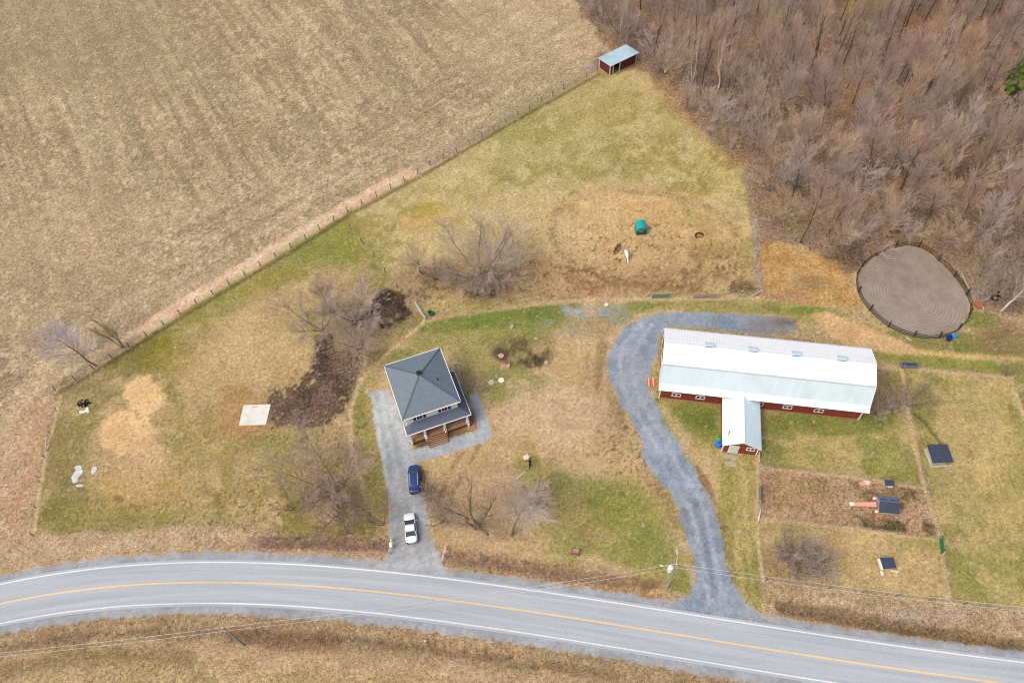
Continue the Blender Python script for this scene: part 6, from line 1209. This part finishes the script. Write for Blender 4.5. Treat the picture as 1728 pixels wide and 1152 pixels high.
for i, (x, y, kd) in enumerate(pts):
    e = near_edge(x, y); low = y < 128; zn = zone(x, y)
    if kd and (e < 5 or (low and R.random() < .4)):
        j = R.randrange(3); pr = bushy[j]; lab = ('tan', 'grey', 'lilac grey')[j]+' many stemmed bare tree '+zn; nm = 'bushy_tree'
    else:
        j = R.choice([1, 4, 6, 9]) if kd == 0 else R.randrange(10); pr = woods[j]; nm = 'bare_tree'
        if y > 132 and R.random() < .6: j = R.randrange(4); pr = opens[j]; j = (0, 1, 3, 2)[j]; kd = 0
        lab = ('dark trunked '+('greyish', 'pinkish', 'tan', 'lilac grey', 'brown', 0, 'rose tinted', 0, 0, 'dark grey')[j]+' bare tree '+zn) if kd == 0 else WN[j]+' crowned slim bare tree '+zn
    sc = R.uniform(.78, 1.15)*(1.0 if kd else 1.1); plant(pr, nm, lab, 'tree', x, y, R.uniform(0, 6.28), sc, lab.replace('tree', 'trees'), (R.gauss(0, .03), R.gauss(0, .03)))
# evergreen at the right edge: whorled boughs with dense needle clumps
def pine(seed, h):
    R2 = random.Random(seed); tr = [((0, 0, -.2), (0, 0, h*.5), .2, .13), ((0, 0, h*.5), (0, 0, h), .13, .03)]; A = []; B_ = []; bo = []
    for k in range(46):
        f = .18+.8*k/46; z = h*f; L_ = (1-f)**.75*h*.36*R2.uniform(.75, 1.15)+.3; a = k*2.4+R2.random()
        tip = Vector((math.cos(a)*L_, math.sin(a)*L_, z+L_*.12)); bo.append(((0, 0, z), tuple(tip), .05, .015))
        for j in range(int(14+L_*16)):
            g_ = R2.uniform(.25, 1.05); p = Vector((0, 0, z)).lerp(tip, g_)+Vector((R2.gauss(0, .16*L_*.5), R2.gauss(0, .16*L_*.5), R2.gauss(0, .12)))
            for q in range(5):
                d = Vector((R2.gauss(0, 1), R2.gauss(0, 1), R2.gauss(.5, .7))).normalized()*R2.uniform(.22, .42); A.append(tuple(p)); B_.append(tuple(p+d))
    v, f_ = twigs(A, B_, .05); return seg_mesh('trunk', [tr, bo], (8, 4), B_dark), np_mesh('crown', v, f_, mat('evergreen_needles', (124, 158, 62), .8, .35, .9, spec=.2))
pn = pine(3, 10.5); c = G(1702, 165); plant(pn, 'pine_tree', 'bushy green pine at the right edge, the only evergreen tree in the wood', 'tree', c[0], c[1], 0, 1.15)
# ---- brush nobody could count
def brush_field(name, P, n_, h, r, m_, label, seed, spread=.6, keep=None, per=4):
    q = np.random.RandomState(seed); Wp = GP(P); lo = Wp.min(0); hi = Wp.max(0); px = q.uniform(lo[0], hi[0], n_*4); py = q.uniform(lo[1], hi[1], n_*4)
    s = poly_sd(px, py, Wp, 3) > .1; px = px[s]; py = py[s]
    if keep is not None: s = keep(px, py, q); px = px[s]; py = py[s]
    px = px[:n_]; py = py[:n_]; n2 = len(px)
    z = np.array([zat(a, b) for a, b in zip(px, py)]); hh = h*q.uniform(.4, 1.15, n2)
    A = []; B_ = []; R0 = []
    for k in range(per):
        d = np.stack([q.normal(0, spread, n2), q.normal(0, spread, n2), np.ones(n2)], 1); d /= np.linalg.norm(d, axis=1, keepdims=True)
        f = q.uniform(0, .5, n2)[:, None]*(k > 0); base = np.stack([px, py, z-.03], 1)
        if k == 0: d0 = d; A.append(base); B_.append(base+d*hh[:, None])
        else: p = base+d0*hh[:, None]*f; A.append(p); B_.append(p+d*(hh*q.uniform(.35, .8, n2))[:, None])
        R0.append(np.full(n2, r*(1 if k == 0 else .7)))
    v, f_ = twigs(np.concatenate(A), np.concatenate(B_), np.concatenate(R0)); me = np_mesh(name, v, f_, m_); o = link(name, me); return props(o, label, kind='stuff')
clump = lambda sc, th: (lambda x, y, q: fbm(x, y, sc, 6, 3)+q.normal(0, .05, len(x)) > th)
brush_field('undergrowth', [(950, -60), (985, 30), (1045, 85), (1090, 122), (1190, 228), (1256, 280), (1272, 335), (1282, 405), (1350, 410), (1420, 436), (1446, 448), (1503, 410), (1580, 424), (1640, 496), (1700, 520), (1850, 540), (1850, -60)], 14000, 1.9, .017, T_m['brown'], 'leafless brown saplings and brush covering the floor of the wood', 1, .5, clump(7, -.08))
brush_field('undergrowth', [(950, -60), (985, 30), (1045, 85), (1090, 122), (1190, 228), (1256, 280), (1272, 335), (1282, 405), (1350, 410), (1420, 436), (1446, 448), (1503, 410), (1580, 424), (1640, 496), (1700, 520), (1850, 540), (1850, -60)], 10000, 2.4, .016, T_m['grey'], 'pale grey leafless brush between the trees of the wood', 2, .6, clump(9, 0.0))
brush_field('roadside_brush', [(430, 906), (520, 902), (655, 910), (658, 932), (540, 928), (430, 926)], 900, 1.1, .013, T_m['red'], 'reddish bare brush on the verge left of the driveway', 3, .5)
brush_field('roadside_brush', [(756, 928), (860, 940), (980, 962), (1118, 980), (1110, 1000), (950, 980), (750, 950)], 1500, 1.1, .013, T_m['brown'], 'brown bare brush on the verge right of the driveway', 4, .5, clump(4, -.15))
brush_field('dry_weeds', [(700, 290), (860, 195), (1008, 112), (1008, 124), (860, 210), (705, 304)], 1800, 1.2, .018, T_m['lilac'], 'greyish dry weeds along the upper part of the field fence', 5, .35)
brush_field('dry_weeds', [(1300, 1010), (1500, 1040), (1728, 1065), (1800, 1110), (1600, 1080), (1400, 1055), (1310, 1035)], 2600, .8, .016, T_m['tan'], 'pale dry weeds in the right hand roadside ditch', 6, .5, clump(4, -.05))
brush_field('dry_weeds', [(0, 1070), (240, 1046), (640, 1066), (900, 1108), (900, 1130), (640, 1096), (240, 1076), (0, 1106)], 2200, .6, .015, T_m['straw'], 'straw coloured weeds along the ditch below the road', 7, .5, clump(5, -.02))
brush_field('dry_weeds', [(840, 575), (930, 568), (935, 615), (850, 625)], 420, .6, .02, T_m['brown'], 'dead brown perennials in the overgrown flower bed', 8, .6)
brush_field('dry_weeds', [(1440, 868), (1580, 885), (1575, 908), (1450, 890)], 500, .6, .02, B_green, 'dark dead weeds along the bottom of the bare hen pen', 9, .7, clump(3, -.05)); brush_field('dry_weeds', [(1440, 812), (1558, 826), (1560, 850), (1440, 840)], 300, .5, .02, B_green, 'dark dead weeds round the coops at the pen top', 10, .7, clump(3, -.05))
brush_field('dry_weeds', [(1245, 484), (1283, 484), (1283, 502), (1245, 502)], 160, .5, .022, B_dark, 'dark weeds in the lower right corner of the horse paddock', 11, .7)
